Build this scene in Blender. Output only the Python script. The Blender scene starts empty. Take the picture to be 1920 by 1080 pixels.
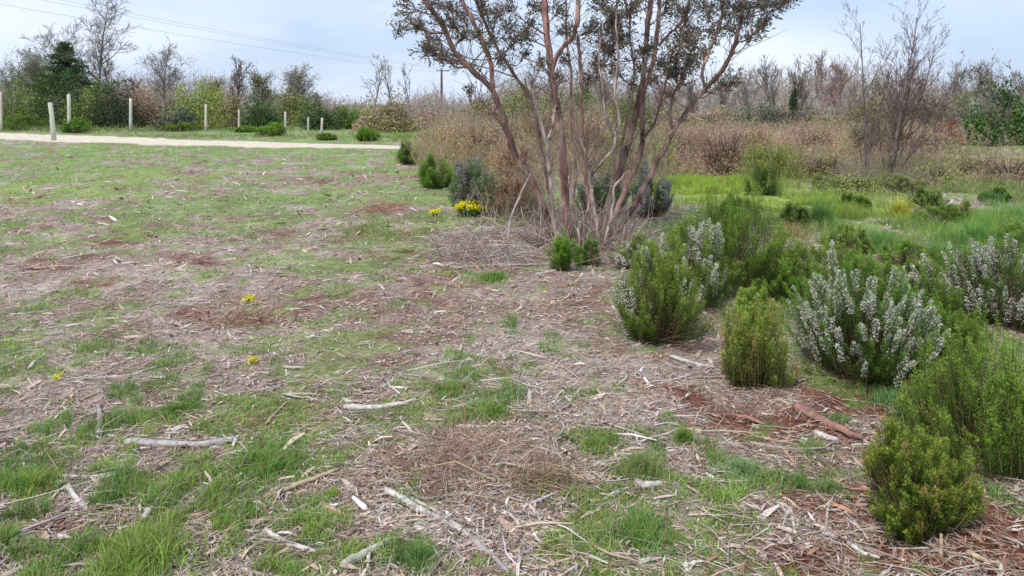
import bpy, math
import numpy as np

# ---------------------------------------------------------------- camera, sky, sun, exposure
sc = bpy.context.scene
F, H, YH, CX = 1450.0, 1.6, 195.0, 960.0          # focal length and horizon in photo pixels, eye height in metres
cd = bpy.data.cameras.new("camera")
cam = bpy.data.objects.new("camera", cd)
sc.collection.objects.link(cam)
cam.location = (0, 0, H)
cam.rotation_euler = (math.radians(90), 0, 0)
cd.sensor_width = 36.0
cd.lens = 36.0 * F / 1920.0
cd.shift_y = -(540.0 - YH) / 1920.0
cd.clip_start = 0.05
cd.clip_end = 6000
sc.camera = cam
sc.view_settings.view_transform = 'Standard'
sc.view_settings.look = 'None'
sc.view_settings.gamma = 1.0
sc.view_settings.exposure = 0.34

SUN_EL, SUN_ROT = math.radians(52), math.radians(215)
w = bpy.data.worlds.new("World")
sc.world = w
w.use_nodes = True
nt = w.node_tree
nt.nodes.clear()
out = nt.nodes.new('ShaderNodeOutputWorld')
mixs = nt.nodes.new('ShaderNodeMixShader')
b1 = nt.nodes.new('ShaderNodeBackground')
b2 = nt.nodes.new('ShaderNodeBackground')
sky = nt.nodes.new('ShaderNodeTexSky')
sky.sky_type = 'NISHITA'
sky.sun_disc = False
sky.sun_elevation = SUN_EL
sky.sun_rotation = SUN_ROT
sky.dust_density = 2.0
b1.inputs['Strength'].default_value = 0.11
b2.inputs['Strength'].default_value = 1.1
tc = nt.nodes.new('ShaderNodeTexCoord')
mp = nt.nodes.new('ShaderNodeMapping')
mp.inputs['Scale'].default_value = (1.6, 1.6, 5.0)
mp.inputs['Location'].default_value = (0.35, 0.2, 0.1)
nz = nt.nodes.new('ShaderNodeTexNoise')
nz.inputs['Scale'].default_value = 1.4
nz.inputs['Detail'].default_value = 5
nz.inputs['Roughness'].default_value = 0.5
cr = nt.nodes.new('ShaderNodeValToRGB')
cr.color_ramp.elements[0].position = 0.30
cr.color_ramp.elements[0].color = (0.42, 0.55, 0.78, 1)
cr.color_ramp.elements[1].position = 0.66
cr.color_ramp.elements[1].color = (0.68, 0.74, 0.83, 1)
mr = nt.nodes.new('ShaderNodeMapRange')
mr.inputs['From Min'].default_value = 0.32
mr.inputs['From Max'].default_value = 0.55
mr.inputs['To Min'].default_value = 0.72
mr.inputs['To Max'].default_value = 0.94
L = nt.links.new
L(tc.outputs['Generated'], mp.inputs['Vector'])
L(mp.outputs['Vector'], nz.inputs['Vector'])
L(nz.outputs['Fac'], cr.inputs['Fac'])
L(nz.outputs['Fac'], mr.inputs['Value'])
L(sky.outputs['Color'], b1.inputs['Color'])
L(cr.outputs['Color'], b2.inputs['Color'])
L(mr.outputs['Result'], mixs.inputs['Fac'])
L(b1.outputs[0], mixs.inputs[1])
L(b2.outputs[0], mixs.inputs[2])
L(mixs.outputs[0], out.inputs['Surface'])

sl = bpy.data.lights.new("sun", 'SUN')
sl.energy = 2.5
sl.angle = math.radians(11)
sl.color = (1.0, 0.93, 0.82)
so = bpy.data.objects.new("sun", sl)
sc.collection.objects.link(so)
# light travels from the sun (behind the camera, to its left) towards the scene
so.rotation_euler = (math.radians(90) - SUN_EL, 0, math.radians(-35))
sc.cycles.max_bounces = 6
sc.cycles.diffuse_bounces = 3
sc.cycles.transparent_max_bounces = 4

# ---------------------------------------------------------------- helpers
def h2(ix, iy, s):
    n = (ix.astype(np.int64) * 374761393 + iy.astype(np.int64) * 668265263 + s * 144269504) & 0xffffffff
    n = ((n ^ (n >> 13)) * 1274126177) & 0xffffffff
    return ((n ^ (n >> 16)) & 0xffff) / 65535.0

def noise(x, y, s=0):
    x = np.asarray(x, float); y = np.asarray(y, float)
    ix = np.floor(x); iy = np.floor(y)
    fx = x - ix; fy = y - iy
    fx = fx * fx * (3 - 2 * fx); fy = fy * fy * (3 - 2 * fy)
    a = h2(ix, iy, s); b = h2(ix + 1, iy, s); c = h2(ix, iy + 1, s); d = h2(ix + 1, iy + 1, s)
    return (a * (1 - fx) + b * fx) * (1 - fy) + (c * (1 - fx) + d * fx) * fy

def fbm(x, y, s=0, o=3):
    v = 0; a = 1; t = 0
    for k in range(o):
        v = v + a * noise(x * 2 ** k, y * 2 ** k, s + k * 7); t += a; a *= 0.55
    return v / t

def gz(x, y):
    x = np.asarray(x, float); y = np.asarray(y, float)
    far = 1.0 / (1.0 + np.maximum(y - 12, 0) / 10)
    return (fbm(x * 0.45, y * 0.45, 3, 2) - 0.5) * 0.10 + (fbm(x * 3.5, y * 3.5, 5, 2) - 0.5) * 0.055 * far

def P(px, py):
    """photo pixel -> point on the level ground"""
    Y = H * F / (py - YH)
    return (px - CX) / F * Y, Y

def PZ(px, py):
    x, y = P(px, py)
    return np.array([x, y, float(gz(x, y))])

def at(px, py, Y):
    """photo pixel at depth Y -> point"""
    return np.array([(px - CX) / F * Y, Y, H + (YH - py) / F * Y])

def blobs(x, y, lst):
    v = np.zeros_like(x)
    for (px, py, rx, ry, wt) in lst:
        X, Y = P(px, py)
        sx = rx / F * Y; sy = Y * Y / (F * H) * ry
        v += wt * np.exp(-(((x - X) / sx) ** 2 + ((y - Y) / sy) ** 2))
    return v

class MB:
    def __init__(s):
        s.V = []; s.T = []; s.Q = []; s.CV = []; s.n = 0
    def add(s, V, T=None, Q=None, col=(0.5, 0.5, 0.5)):
        V = np.asarray(V, np.float64).reshape(-1, 3)
        if len(V) == 0: return
        c = np.asarray(col, np.float64)
        if c.ndim == 1: c = np.tile(c[:3], (len(V), 1))
        s.V.append(V); s.CV.append(c)
        if T is not None and len(T): s.T.append(np.asarray(T, np.int64).reshape(-1, 3) + s.n)
        if Q is not None and len(Q): s.Q.append(np.asarray(Q, np.int64).reshape(-1, 4) + s.n)
        s.n += len(V)
    def mesh(s, name, mat, smooth=False):
        V = np.concatenate(s.V); C = np.clip(np.concatenate(s.CV), 0, 1)
        T = np.concatenate(s.T) if s.T else np.zeros((0, 3), np.int64)
        Q = np.concatenate(s.Q) if s.Q else np.zeros((0, 4), np.int64)
        me = bpy.data.meshes.new(name)
        me.vertices.add(len(V)); me.vertices.foreach_set('co', V.astype(np.float32).ravel())
        lv = np.concatenate([T.ravel(), Q.ravel()]).astype(np.int32)
        me.loops.add(len(lv)); me.loops.foreach_set('vertex_index', lv)
        ls = np.concatenate([np.arange(len(T)) * 3, len(T) * 3 + np.arange(len(Q)) * 4]).astype(np.int32)
        me.polygons.add(len(ls)); me.polygons.foreach_set('loop_start', ls)
        if smooth: me.polygons.foreach_set('use_smooth', np.ones(len(ls), bool))
        me.update(calc_edges=True)
        a = me.color_attributes.new('col', 'FLOAT_COLOR', 'POINT')
        a.data.foreach_set('color', np.concatenate([C, np.ones((len(C), 1))], 1).astype(np.float32).ravel())
        me.materials.append(mat)
        return me
    def build(s, name, mat, parent=None, smooth=False, loc=None):
        o = bpy.data.objects.new(name, s.mesh(name, mat, smooth))
        sc.collection.objects.link(o)
        if parent is not None: o.parent = parent
        if loc is not None: o.location = loc
        return o

def tag(o, label=None, cat=None, group=None, kind=None):
    if label: o['label'] = label
    if cat: o['category'] = cat
    if group: o['group'] = group
    if kind: o['kind'] = kind
    return o

def thing(name, label, cat, loc, group=None, rz=0.0):
    o = bpy.data.objects.new(name, None)
    o.empty_display_size = 0.1
    sc.collection.objects.link(o)
    o.location = tuple(float(v) for v in loc); o.rotation_euler = (0, 0, rz)
    return tag(o, label, cat, group)

def copy_thing(src, label, loc, scale=(1, 1, 1), rz=0.0, group=None):
    r = src.copy(); sc.collection.objects.link(r)
    r.location = tuple(float(v) for v in loc); r.scale = scale; r.rotation_euler = (0, 0, rz)
    r['label'] = label
    if group: r['group'] = group
    for ch in src.children:
        c = ch.copy(); sc.collection.objects.link(c); c.parent = r
    return r

# ---- materials
def mat_attr(name, rough=0.85, transl=0.0, bump=0.0, bscale=60, var=0.25, vscale=25, stretch=(1, 1, 1)):
    m = bpy.data.materials.new(name); m.use_nodes = True
    t = m.node_tree; N = t.nodes; N.clear(); K = t.links.new
    o = N.new('ShaderNodeOutputMaterial'); p = N.new('ShaderNodeBsdfPrincipled')
    p.inputs['Roughness'].default_value = rough
    p.inputs['Specular IOR Level'].default_value = 0.25
    at_ = N.new('ShaderNodeAttribute'); at_.attribute_name = 'col'
    co = N.new('ShaderNodeTexCoord'); mpp = N.new('ShaderNodeMapping'); mpp.inputs['Scale'].default_value = stretch
    n = N.new('ShaderNodeTexNoise'); n.inputs['Scale'].default_value = vscale; n.inputs['Detail'].default_value = 4
    K(co.outputs['Object'], mpp.inputs['Vector']); K(mpp.outputs['Vector'], n.inputs['Vector'])
    r = N.new('ShaderNodeMapRange'); r.inputs['From Min'].default_value = 0.3; r.inputs['From Max'].default_value = 0.7
    r.inputs['To Min'].default_value = 1 - var; r.inputs['To Max'].default_value = 1 + var
    K(n.outputs['Fac'], r.inputs['Value'])
    mx = N.new('ShaderNodeVectorMath'); mx.operation = 'SCALE'
    K(at_.outputs['Color'], mx.inputs[0]); K(r.outputs['Result'], mx.inputs['Scale'])
    K(mx.outputs['Vector'], p.inputs['Base Color'])
    if bump:
        n2 = N.new('ShaderNodeTexNoise'); n2.inputs['Scale'].default_value = bscale; n2.inputs['Detail'].default_value = 5
        K(mpp.outputs['Vector'], n2.inputs['Vector'])
        bp = N.new('ShaderNodeBump'); bp.inputs['Strength'].default_value = bump; bp.inputs['Distance'].default_value = 0.01
        K(n2.outputs['Fac'], bp.inputs['Height']); K(bp.outputs['Normal'], p.inputs['Normal'])
    if transl:
        tr = N.new('ShaderNodeBsdfTranslucent'); K(mx.outputs['Vector'], tr.inputs['Color'])
        ms = N.new('ShaderNodeMixShader'); ms.inputs['Fac'].default_value = transl
        K(p.outputs[0], ms.inputs[1]); K(tr.outputs[0], ms.inputs[2]); K(ms.outputs[0], o.inputs['Surface'])
    else:
        K(p.outputs[0], o.inputs['Surface'])
    return m

M_leaf = mat_attr('leaf', 0.75, 0.30, var=0.15, vscale=8)
M_grass = mat_attr('grass_blade', 0.7, 0.35, var=0.2, vscale=3)
M_bark = mat_attr('bark', 0.9, 0, bump=1.0, bscale=45, var=0.6, vscale=18, stretch=(1, 1, 0.25))
M_twig = mat_attr('twig', 0.9, 0, var=0.25, vscale=6)
M_wood = mat_attr('weathered_wood', 0.9, 0, bump=0.7, bscale=90, var=0.35, vscale=35)
M_chip = mat_attr('chips', 0.92, 0, var=0.3, vscale=60)
M_petal = mat_attr('petals', 0.8, 0.25, var=0.08)
M_post = mat_attr('post_wood', 0.9, 0, bump=0.4, var=0.15, vscale=8, stretch=(4, 4, 1))
M_wire = mat_attr('wire_metal', 0.6, 0, var=0.05)
M_path = mat_attr('path_gravel', 0.95, 0, bump=0.6, bscale=25, var=0.16, vscale=4)

def mat_ground():
    m = bpy.data.materials.new('ground_litter'); m.use_nodes = True
    t = m.node_tree; N = t.nodes; N.clear(); K = t.links.new
    o = N.new('ShaderNodeOutputMaterial'); p = N.new('ShaderNodeBsdfPrincipled')
    p.inputs['Roughness'].default_value = 0.95; p.inputs['Specular IOR Level'].default_value = 0.15
    a = N.new('ShaderNodeAttribute'); a.attribute_name = 'col'
    co = N.new('ShaderNodeTexCoord')
    n1 = N.new('ShaderNodeTexNoise'); n1.inputs['Scale'].default_value = 30; n1.inputs['Detail'].default_value = 6; n1.inputs['Roughness'].default_value = 0.7
    v = N.new('ShaderNodeTexVoronoi'); v.inputs['Scale'].default_value = 55; v.inputs['Randomness'].default_value = 1
    n2 = N.new('ShaderNodeTexNoise'); n2.inputs['Scale'].default_value = 5; n2.inputs['Detail'].default_value = 5; n2.inputs['Roughness'].default_value = 0.75
    for q in (n1, v, n2): K(co.outputs['Object'], q.inputs['Vector'])
    r1 = N.new('ShaderNodeMapRange'); r1.inputs['From Min'].default_value = .3; r1.inputs['From Max'].default_value = .7
    r1.inputs['To Min'].default_value = .55; r1.inputs['To Max'].default_value = 1.4
    K(n1.outputs['Fac'], r1.inputs['Value'])
    s1 = N.new('ShaderNodeVectorMath'); s1.operation = 'SCALE'
    K(a.outputs['Color'], s1.inputs[0]); K(r1.outputs['Result'], s1.inputs['Scale'])
    r2 = N.new('ShaderNodeMapRange'); r2.inputs['From Min'].default_value = .3; r2.inputs['From Max'].default_value = .7
    r2.inputs['To Min'].default_value = .7; r2.inputs['To Max'].default_value = 1.3
    K(n2.outputs['Fac'], r2.inputs['Value'])
    s2 = N.new('ShaderNodeVectorMath'); s2.operation = 'SCALE'
    K(s1.outputs['Vector'], s2.inputs[0]); K(r2.outputs['Result'], s2.inputs['Scale'])
    mx = N.new('ShaderNodeMix'); mx.data_type = 'RGBA'; mx.blend_type = 'SOFT_LIGHT'; mx.inputs['Factor'].default_value = 0.35
    K(s2.outputs['Vector'], mx.inputs['A']); K(v.outputs['Distance'], mx.inputs['B'])
    K(mx.outputs['Result'], p.inputs['Base Color'])
    bp = N.new('ShaderNodeBump'); bp.inputs['Strength'].default_value = 0.8; bp.inputs['Distance'].default_value = 0.02
    K(n1.outputs['Fac'], bp.inputs['Height']); K(bp.outputs['Normal'], p.inputs['Normal'])
    K(p.outputs[0], o.inputs['Surface'])
    return m
M_ground = mat_ground()

# ---- shape makers
def nrm(v):
    return v / np.maximum(np.linalg.norm(v, axis=-1, keepdims=True), 1e-9)

def tube(mb, pts, rad, k=8, col=(0.3, 0.25, 0.2), rng=None, rough=0.0, cap=True):
    pts = np.asarray(pts, float); rad = np.asarray(rad, float); n = len(pts)
    T = np.gradient(pts, axis=0); T = nrm(T)
    ref = np.array([0.3, 1.0, 0.1]); ref /= np.linalg.norm(ref)
    if abs(T[0] @ ref) > 0.9: ref = np.array([1.0, 0.1, 0.2])
    A = nrm(np.cross(T, ref)); B = np.cross(T, A)
    th = np.arange(k) / k * 2 * math.pi
    R = rad[:, None] * np.ones(k)
    if rough and rng is not None: R = R * (1 + rough * rng.normal(size=(n, k)))
    V = pts[:, None] + R[..., None] * (np.cos(th)[None, :, None] * A[:, None] + np.sin(th)[None, :, None] * B[:, None])
    i = np.arange(n - 1)[:, None] * k; j = np.arange(k)[None]
    j2 = (j + 1) % k
    Q = np.stack([i + j, i + j2, i + k + j2, i + k + j], -1).reshape(-1, 4)
    V = V.reshape(-1, 3)
    Tr = None
    if cap:
        V = np.concatenate([V, pts[:1], pts[-1:]])
        jj = np.arange(k)
        Tr = np.concatenate([np.stack([np.full(k, n * k), (jj + 1) % k, jj], -1),
                             np.stack([np.full(k, n * k + 1), (n - 1) * k + jj, (n - 1) * k + (jj + 1) % k], -1)])
    c = np.asarray(col, float)
    if c.ndim == 2: c = np.concatenate([np.repeat(c, k, 0), c[:1], c[-1:]]) if cap else np.repeat(c, k, 0)
    mb.add(V, Tr, Q, c)

def smooth_line(pts, n):
    pts = np.asarray(pts, float)
    d = np.concatenate([[0], np.cumsum(np.linalg.norm(np.diff(pts, axis=0), axis=1))])
    t = np.linspace(0, d[-1], n)
    q = np.stack([np.interp(t, d, pts[:, a]) for a in range(pts.shape[1])], 1)
    for _ in range(max(1, n // (len(pts) * 3))):
        q[1:-1] = (q[:-2] + 2 * q[1:-1] + q[2:]) / 4
    return q

def segs(mb, A, B, ra, rb, k=3, col=(0.2, 0.17, 0.15)):
    A = np.asarray(A, float); B = np.asarray(B, float)
    if len(A) == 0: return
    ra = np.broadcast_to(ra, len(A)); rb = np.broadcast_to(rb, len(A))
    T = nrm(B - A); ref = np.where(np.abs(T[:, 2:3]) > 0.9, np.array([[1., 0, 0]]), np.array([[0., 0, 1.]]))
    U = nrm(np.cross(T, ref)); W_ = np.cross(T, U)
    th = np.arange(k) / k * 2 * math.pi
    ring = np.cos(th)[None, :, None] * U[:, None] + np.sin(th)[None, :, None] * W_[:, None]
    V = np.concatenate([A[:, None] + ra[:, None, None] * ring, B[:, None] + rb[:, None, None] * ring], 1)
    j = np.arange(k); j2 = (j + 1) % k
    q = np.stack([j, j2, k + j2, k + j], -1)
    Q = (np.arange(len(A))[:, None, None] * 2 * k + q[None]).reshape(-1, 4)
    c = np.asarray(col, float)
    if c.ndim == 2: c = np.repeat(c, 2 * k, 0)
    mb.add(V.reshape(-1, 3), None, Q, c)

def needles(mb, base, dirn, length, width, col, tipcol=None, rng=None):
    """thin triangles"""
    n = len(base)
    if n == 0: return
    length = np.broadcast_to(length, n); width = np.broadcast_to(width, n)
    side = nrm(np.cross(dirn, rng.normal(size=(n, 3))))
    a = base - side * width[:, None] / 2; b = base + side * width[:, None] / 2; c = base + dirn * length[:, None]
    V = np.stack([a, b, c], 1).reshape(-1, 3)
    col = np.broadcast_to(col, (n, 3)); tc_ = col if tipcol is None else np.broadcast_to(tipcol, (n, 3))
    C = np.stack([col, col, tc_], 1).reshape(-1, 3)
    mb.add(V, np.arange(3 * n).reshape(-1, 3), None, C)

def leaves(mb, pos, size, col, rng, aspect=0.45, up=0.0, dirs=None):
    """rhombic leaves, folded a little along the midrib"""
    n = len(pos)
    if n == 0: return
    d = rng.normal(size=(n, 3)) if dirs is None else dirs + rng.normal(size=(n, 3)) * 0.5
    d[:, 2] += up
    d = nrm(d); s = nrm(np.cross(d, rng.normal(size=(n, 3)))); nn = np.cross(d, s)
    size = np.broadcast_to(size, n)[:, None]
    a = pos; b = pos + d * size * .45 + s * size * aspect / 2 + nn * size * .08
    c = pos + d * size; e = pos + d * size * .45 - s * size * aspect / 2 + nn * size * .08
    V = np.stack([a, b, c, e], 1).reshape(-1, 3)
    i = np.arange(n)[:, None] * 4
    T = np.concatenate([i + [0, 1, 2], i + [0, 2, 3]])
    mb.add(V, T, None, np.repeat(np.broadcast_to(col, (n, 3)), 4, 0))

def blades(mb, x, y, z, h, wd, lean, col, rng, tip=None):
    """grass blades: bent, two spans"""
    n = len(x)
    if n == 0: return
    wd = np.broadcast_to(wd, n); h = np.broadcast_to(h, n)
    th = rng.uniform(0, 2 * math.pi, n); la = rng.uniform(0, 2 * math.pi, n)
    s = np.stack([np.cos(th), np.sin(th), np.zeros(n)], 1) * (wd / 2)[:, None]
    l = np.stack([np.cos(la), np.sin(la), np.zeros(n)], 1) * (h * lean)[:, None]
    b = np.stack([x, y, z], 1)
    up = np.array([0, 0, 1.0])
    mid = b + up * (h * .55)[:, None] + l * .3
    tipp = b + up * (h * (1 - 0.35 * lean))[:, None] + l
    V = np.stack([b - s, b + s, mid - s * .75, mid + s * .75, tipp], 1).reshape(-1, 3)
    i = np.arange(n)[:, None] * 5
    T = i + [2, 3, 4]; Q = i + [0, 1, 3, 2]
    tip = col if tip is None else tip
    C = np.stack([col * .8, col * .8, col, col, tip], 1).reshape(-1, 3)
    mb.add(V, T, Q, C)

def jit(rng, col, n, v=0.2, h=0.06):
    c = np.asarray(col, float)[None] * rng.uniform(1 - v, 1 + v, (n, 1))
    return np.clip(c * (1 + rng.normal(size=(n, 3)) * h), 0.004, 1)

def pick(rng, cols, n, wts=None, v=0.2, h=0.05):
    c = np.asarray(cols, float)
    wts = None if wts is None else np.asarray(wts) / np.sum(wts)
    i = rng.choice(len(c), n, p=wts)
    return np.clip(c[i] * rng.uniform(1 - v, 1 + v, (n, 1)) * (1 + rng.normal(size=(n, 3)) * h), 0.004, 1)

# ---------------------------------------------------------------- ground: patches of grass, litter and red soil
G = [(50, 350, 150, 50, .45), (350, 375, 180, 40, .3), (600, 395, 260, 40, .3), (330, 292, 420, 16, .25), (690, 330, 100, 30, .1),
     (1330, 352, 130, 34, .9), (1500, 392, 110, 28, .7), (1600, 335, 220, 35, .45), (1860, 340, 140, 50, .35),
     (1640, 450, 60, 40, .6), (1840, 440, 90, 50, .7), (500, 870, 110, 60, .6), (250, 1045, 110, 45, .8), (60, 915, 100, 35, .55),
     (340, 780, 140, 30, .45), (610, 720, 130, 70, .4), (650, 625, 80, 35, .35), (920, 775, 80, 28, .55), (840, 728, 50, 26, .45),
     (1120, 832, 70, 26, .55), (1210, 885, 60, 36, .5), (1395, 880, 80, 36, .5), (1230, 1000, 150, 55, .8), (550, 970, 70, 60, .45),
     (590, 1045, 130, 35, .5), (780, 1050, 60, 36, .5), (290, 925, 110, 42, .55), (1560, 905, 60, 40, .3), (600, 490, 120, 18, .35),
     (925, 526, 50, 12, .5), (1285, 820, 26, 20, .5), (140, 600, 90, 30, .2), (1140, 610, 60, 20, .3), (800, 450, 120, 30, .1),
     (150, 750, 80, 20, .35), (1660, 700, 70, 40, .4), (60, 650, 90, 40, .2), (480, 640, 90, 20, .25), (1800, 640, 120, 60, .3), (900, 250, 900, 16, .5),
     (300, 490, 260, 50, -.45), (110, 560, 160, 60, -.15), (330, 600, 170, 40, -.3), (1000, 690, 220, 90, -.4), (1320, 740, 190, 70, -.8),
     (880, 880, 190, 70, -.75), (1050, 545, 170, 50, -.45), (900, 985, 130, 55, -.4), (1480, 1010, 120, 50, -.3),
     (1820, 1000, 160, 100, -1.0), (50, 790, 90, 40, -.5), (220, 850, 200, 24, -.5), (60, 1000, 130, 50, -.5), (1460, 412, 60, 20, -.8),
     (1740, 445, 80, 26, -.8), (720, 395, 60, 14, -.5), (700, 570, 120, 30, -.25), (1560, 800, 120, 50, -.7), (1500, 940, 80, 40, -.4),
     (900, 470, 120, 30, -.3), (1180, 450, 90, 30, -.4), (430, 310, 90, 20, -.2), (640, 330, 150, 14, -.25), (60, 400, 110, 18, -.35)]
S = [(1290, 745, 110, 34, .9), (1410, 795, 100, 26, .7), (1830, 970, 170, 110, 1.1), (1500, 935, 90, 36, .9), (100, 987, 110, 16, 1.0),
     (360, 490, 120, 16, .7), (200, 452, 80, 8, .7), (715, 392, 55, 12, .9), (600, 340, 80, 10, .3), (1540, 1050, 160, 40, .9), (740, 475, 90, 8, .7),
     (1600, 740, 130, 50, .6), (30, 400, 90, 20, .5), (780, 290, 60, 14, .4), (1020, 920, 70, 20, .5), (960, 880, 100, 40, .3), (520, 785, 40, 16, .5),
     (460, 600, 70, 14, .6), (340, 585, 60, 12, .5), (240, 480, 50, 10, .5), (1060, 880, 60, 30, .3), (830, 520, 60, 14, .5), (1740, 760, 120, 30, .4)]

LIME = [(1330, 345, 130, 30, 1.3), (1500, 388, 100, 18, 1.0), (1290, 315, 60, 18, 1.0), (860, 430, 100, 10, .5), (130, 350, 150, 30, .4)]
PALEB = [(1480, 408, 55, 18, 1.0), (1745, 450, 70, 24, 1.0), (1560, 440, 40, 14, .8), (1060, 690, 150, 60, .7), (1350, 690, 90, 20, .8), (60, 800, 120, 60, .7), (150, 530, 160, 30, .6), (560, 470, 200, 20, .5), (420, 640, 160, 30, .4)]
def masks(x, y):
    far = np.clip((y - 7) / 12, 0, 1)
    g = 0.585 - 0.02 * far + blobs(x, y, G) * 0.85 + (fbm(x * 0.9, y * 0.9, 11, 3) - .5) * 1.0 + (fbm(x * 2.6, y * 2.6, 17, 2) - .5) * 1.3 + (fbm(x * 7.5, y * 7.5, 19, 2) - .5) * 1.6
    s = -0.06 + blobs(x, y, S) * 0.75 + (fbm(x * 1.3, y * 1.3, 23, 3) - .5) * 1.3 + (fbm(x * 7, y * 7, 29, 3) - .5) * 1.0
    return np.clip((g - .44) * 4.2, 0, 1), np.clip(s * 1.6, 0, 1)

C_LIT = np.array([.245, .175, .145]); C_PALE = np.array([.42, .35, .32]); C_SOIL = np.array([.15, .062, .042])
C_GRS = np.array([.15, .245, .075]); C_BGRS = np.array([.21, .335, .08]); C_STRAW = np.array([.30, .26, .13])
def gcol(x, y):
    g, s = masks(x, y)
    p = np.clip(fbm(x * 2.2, y * 2.2, 41, 3) * 2 - .6 + blobs(x, y, PALEB), 0, 1)
    c = C_LIT[None] * (1 - p[:, None]) + C_PALE[None] * p[:, None]
    c = c * (1 - s[:, None]) + C_SOIL[None] * s[:, None]
    br = np.clip(fbm(x * 1.7, y * 1.7, 51, 3) * 2.4 - .8, 0, 1)[:, None]
    gc = C_GRS * (1 - br) + C_BGRS * br
    st = np.clip(fbm(x * 2.7, y * 2.7, 61, 3) * 3 - 1.6, 0, 1)[:, None]
    gc = gc * (1 - st * .6) + C_STRAW * st * .6
    lm_ = np.clip(blobs(x, y, LIME), 0, 1)[:, None]; gc = gc * (1 - lm_) + np.array([.30, .43, .06]) * lm_
    far = np.clip((y - 5) / 12, 0, 1)
    gg = (g * (0.5 + .4 * far))[:, None]
    return c * (1 - gg) + gc * gg

rows = np.concatenate([[-60, -20, -6, 0, .8], H * F / (np.linspace(1500, 235, 520) - YH), np.geomspace(60, 4000, 26)])
u = np.concatenate([np.linspace(-6, -1.3, 24)[:-1], np.linspace(-1.3, 1.3, 700), np.linspace(1.3, 6, 24)[1:]])
YY = np.repeat(rows, len(u)); XX = np.tile(u, len(rows)) * np.maximum(YY, 2.0)
XX = np.where(YY < 1, np.tile(u, len(rows)) * (2 + np.abs(YY) * 1.0), XX)
ZZ = gz(XX, YY) * np.where(YY > 200, 0, 1)
gm = MB()
nr, nc = len(rows), len(u)
i = (np.arange(nr - 1)[:, None] * nc + np.arange(nc - 1)[None]).ravel()
gm.add(np.stack([XX, YY, ZZ], 1), None, np.stack([i, i + 1, i + nc + 1, i + nc], 1), gcol(XX, YY))
tag(gm.build('ground', M_ground, smooth=True), 'open ground of wood litter, thin grass and bare red soil', kind='structure')

# pale gravel path, about 4 mm above the ground
near_e = [(-900, 245), (-300, 254), (0, 263), (110, 267), (260, 272), (480, 278), (740, 280), (960, 283), (1200, 287), (1500, 292), (1750, 296), (2000, 299), (2600, 306)]
far_e = [(-900, 234), (-300, 241), (0, 248), (110, 252), (260, 257), (480, 265), (740, 272), (960, 277), (1200, 282), (1500, 287), (1750, 291), (2000, 294), (2600, 300)]
pth = MB()
a = smooth_line([P(*q) for q in near_e], 300); b = smooth_line([P(*q) for q in far_e], 300)
rr = np.random.default_rng(5)
t = np.linspace(0, 1, 7)
pv = a[:, None] * (1 - t)[None, :, None] + b[:, None] * t[None, :, None]
pv[:, 0] += rr.normal(size=(300, 2)) * .10; pv[:, -1] += rr.normal(size=(300, 2)) * .15
pz = gz(pv[..., 0], pv[..., 1]) + .018
pz[:, 0] -= .03; pz[:, -1] -= .03
pp = np.concatenate([pv, pz[..., None]], -1).reshape(-1, 3)
i = (np.arange(299)[:, None] * 7 + np.arange(6)[None]).ravel()
verge = np.array([1 if k in (0, 6) else 0 for _ in range(300) for k in range(7)])[:, None]
pc = np.array([.60, .53, .43])[None] * (1 + .12 * (noise(pp[:, 0] * 2, pp[:, 1] * 2, 9)[:, None] - .5)) * (1 - verge) + np.array([.40, .36, .28]) * verge
pth.add(pp, None, np.stack([i, i + 7, i + 8, i + 1], 1), pc)
tag(pth.build('path', M_path, smooth=True), 'pale sandy gravel path crossing behind the field', kind='structure')

def on_path(x, y):
    yn = np.interp(x / y, [q[0] / q[1] for q in a], a[:, 1]); yf = np.interp(x / y, [q[0] / q[1] for q in b], b[:, 1])
    return (y > yn - .3) & (y < yf + .3)

def sample(rng, n, py0, py1, px0=-350, px1=2270, power=1.0):
    py = py0 + (py1 - py0) * rng.uniform(0, 1, n) ** power
    px = rng.uniform(px0, px1, n)
    Y = H * F / (py - YH)
    return (px - CX) / F * Y, Y

# ---- litter: chips of bark and wood, and thin twigs
rng = np.random.default_rng(11)
LC = [(.45, .36, .30), (.50, .44, .40), (.38, .28, .23), (.56, .50, .43), (.27, .16, .12), (.46, .33, .23), (.62, .58, .56), (.17, .11, .085)]
LW = [5, 4, 4, 2, 2, 1.2, 1.0, 1.5]
mb = MB()
n = 215000
x, y = sample(rng, n, 262, 1330, power=1.1)
g, s = masks(x, y)
keep = (rng.uniform(size=n) > g * .72) & (rng.uniform(size=n) > s * .7) & ~on_path(x, y)
x, y, s = x[keep], y[keep], s[keep]; n = len(x)
z = gz(x, y)
ln = rng.lognormal(math.log(.030), .55, n) * np.clip(y / 6, .8, 2.2); ln = np.minimum(ln, .16 * np.clip(y / 6, 1, 2))
wd = ln * rng.uniform(.04, .24, n); wd = np.maximum(wd, y / 773 * .45)
th = rng.uniform(0, 2 * math.pi, n); tl = rng.normal(0, .28, n)
d = np.stack([np.cos(th) * np.cos(tl), np.sin(th) * np.cos(tl), np.sin(tl)], 1)
sd = nrm(np.stack([-np.sin(th), np.cos(th), rng.normal(0, .5, n)], 1))
up = np.cross(d, sd)
c0 = np.stack([x, y, z + rng.uniform(.002, .016, n)], 1)
bend = up * (ln * rng.uniform(-.05, .12, n))[:, None]
tw = rng.uniform(.3, 1.0, (n, 1))
A_ = c0 - d * ln[:, None] / 2; B_ = c0 + d * ln[:, None] / 2; Mi = c0 + bend
hw = sd * (wd / 2)[:, None]; thk = up * (np.minimum(wd * .4, .004))[:, None]
V = np.stack([A_ - hw * tw, A_ + hw * tw * .6, Mi - hw, Mi + hw, B_ - hw * .7, B_ + hw * tw * .4, Mi + thk], 1).reshape(-1, 3)
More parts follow.
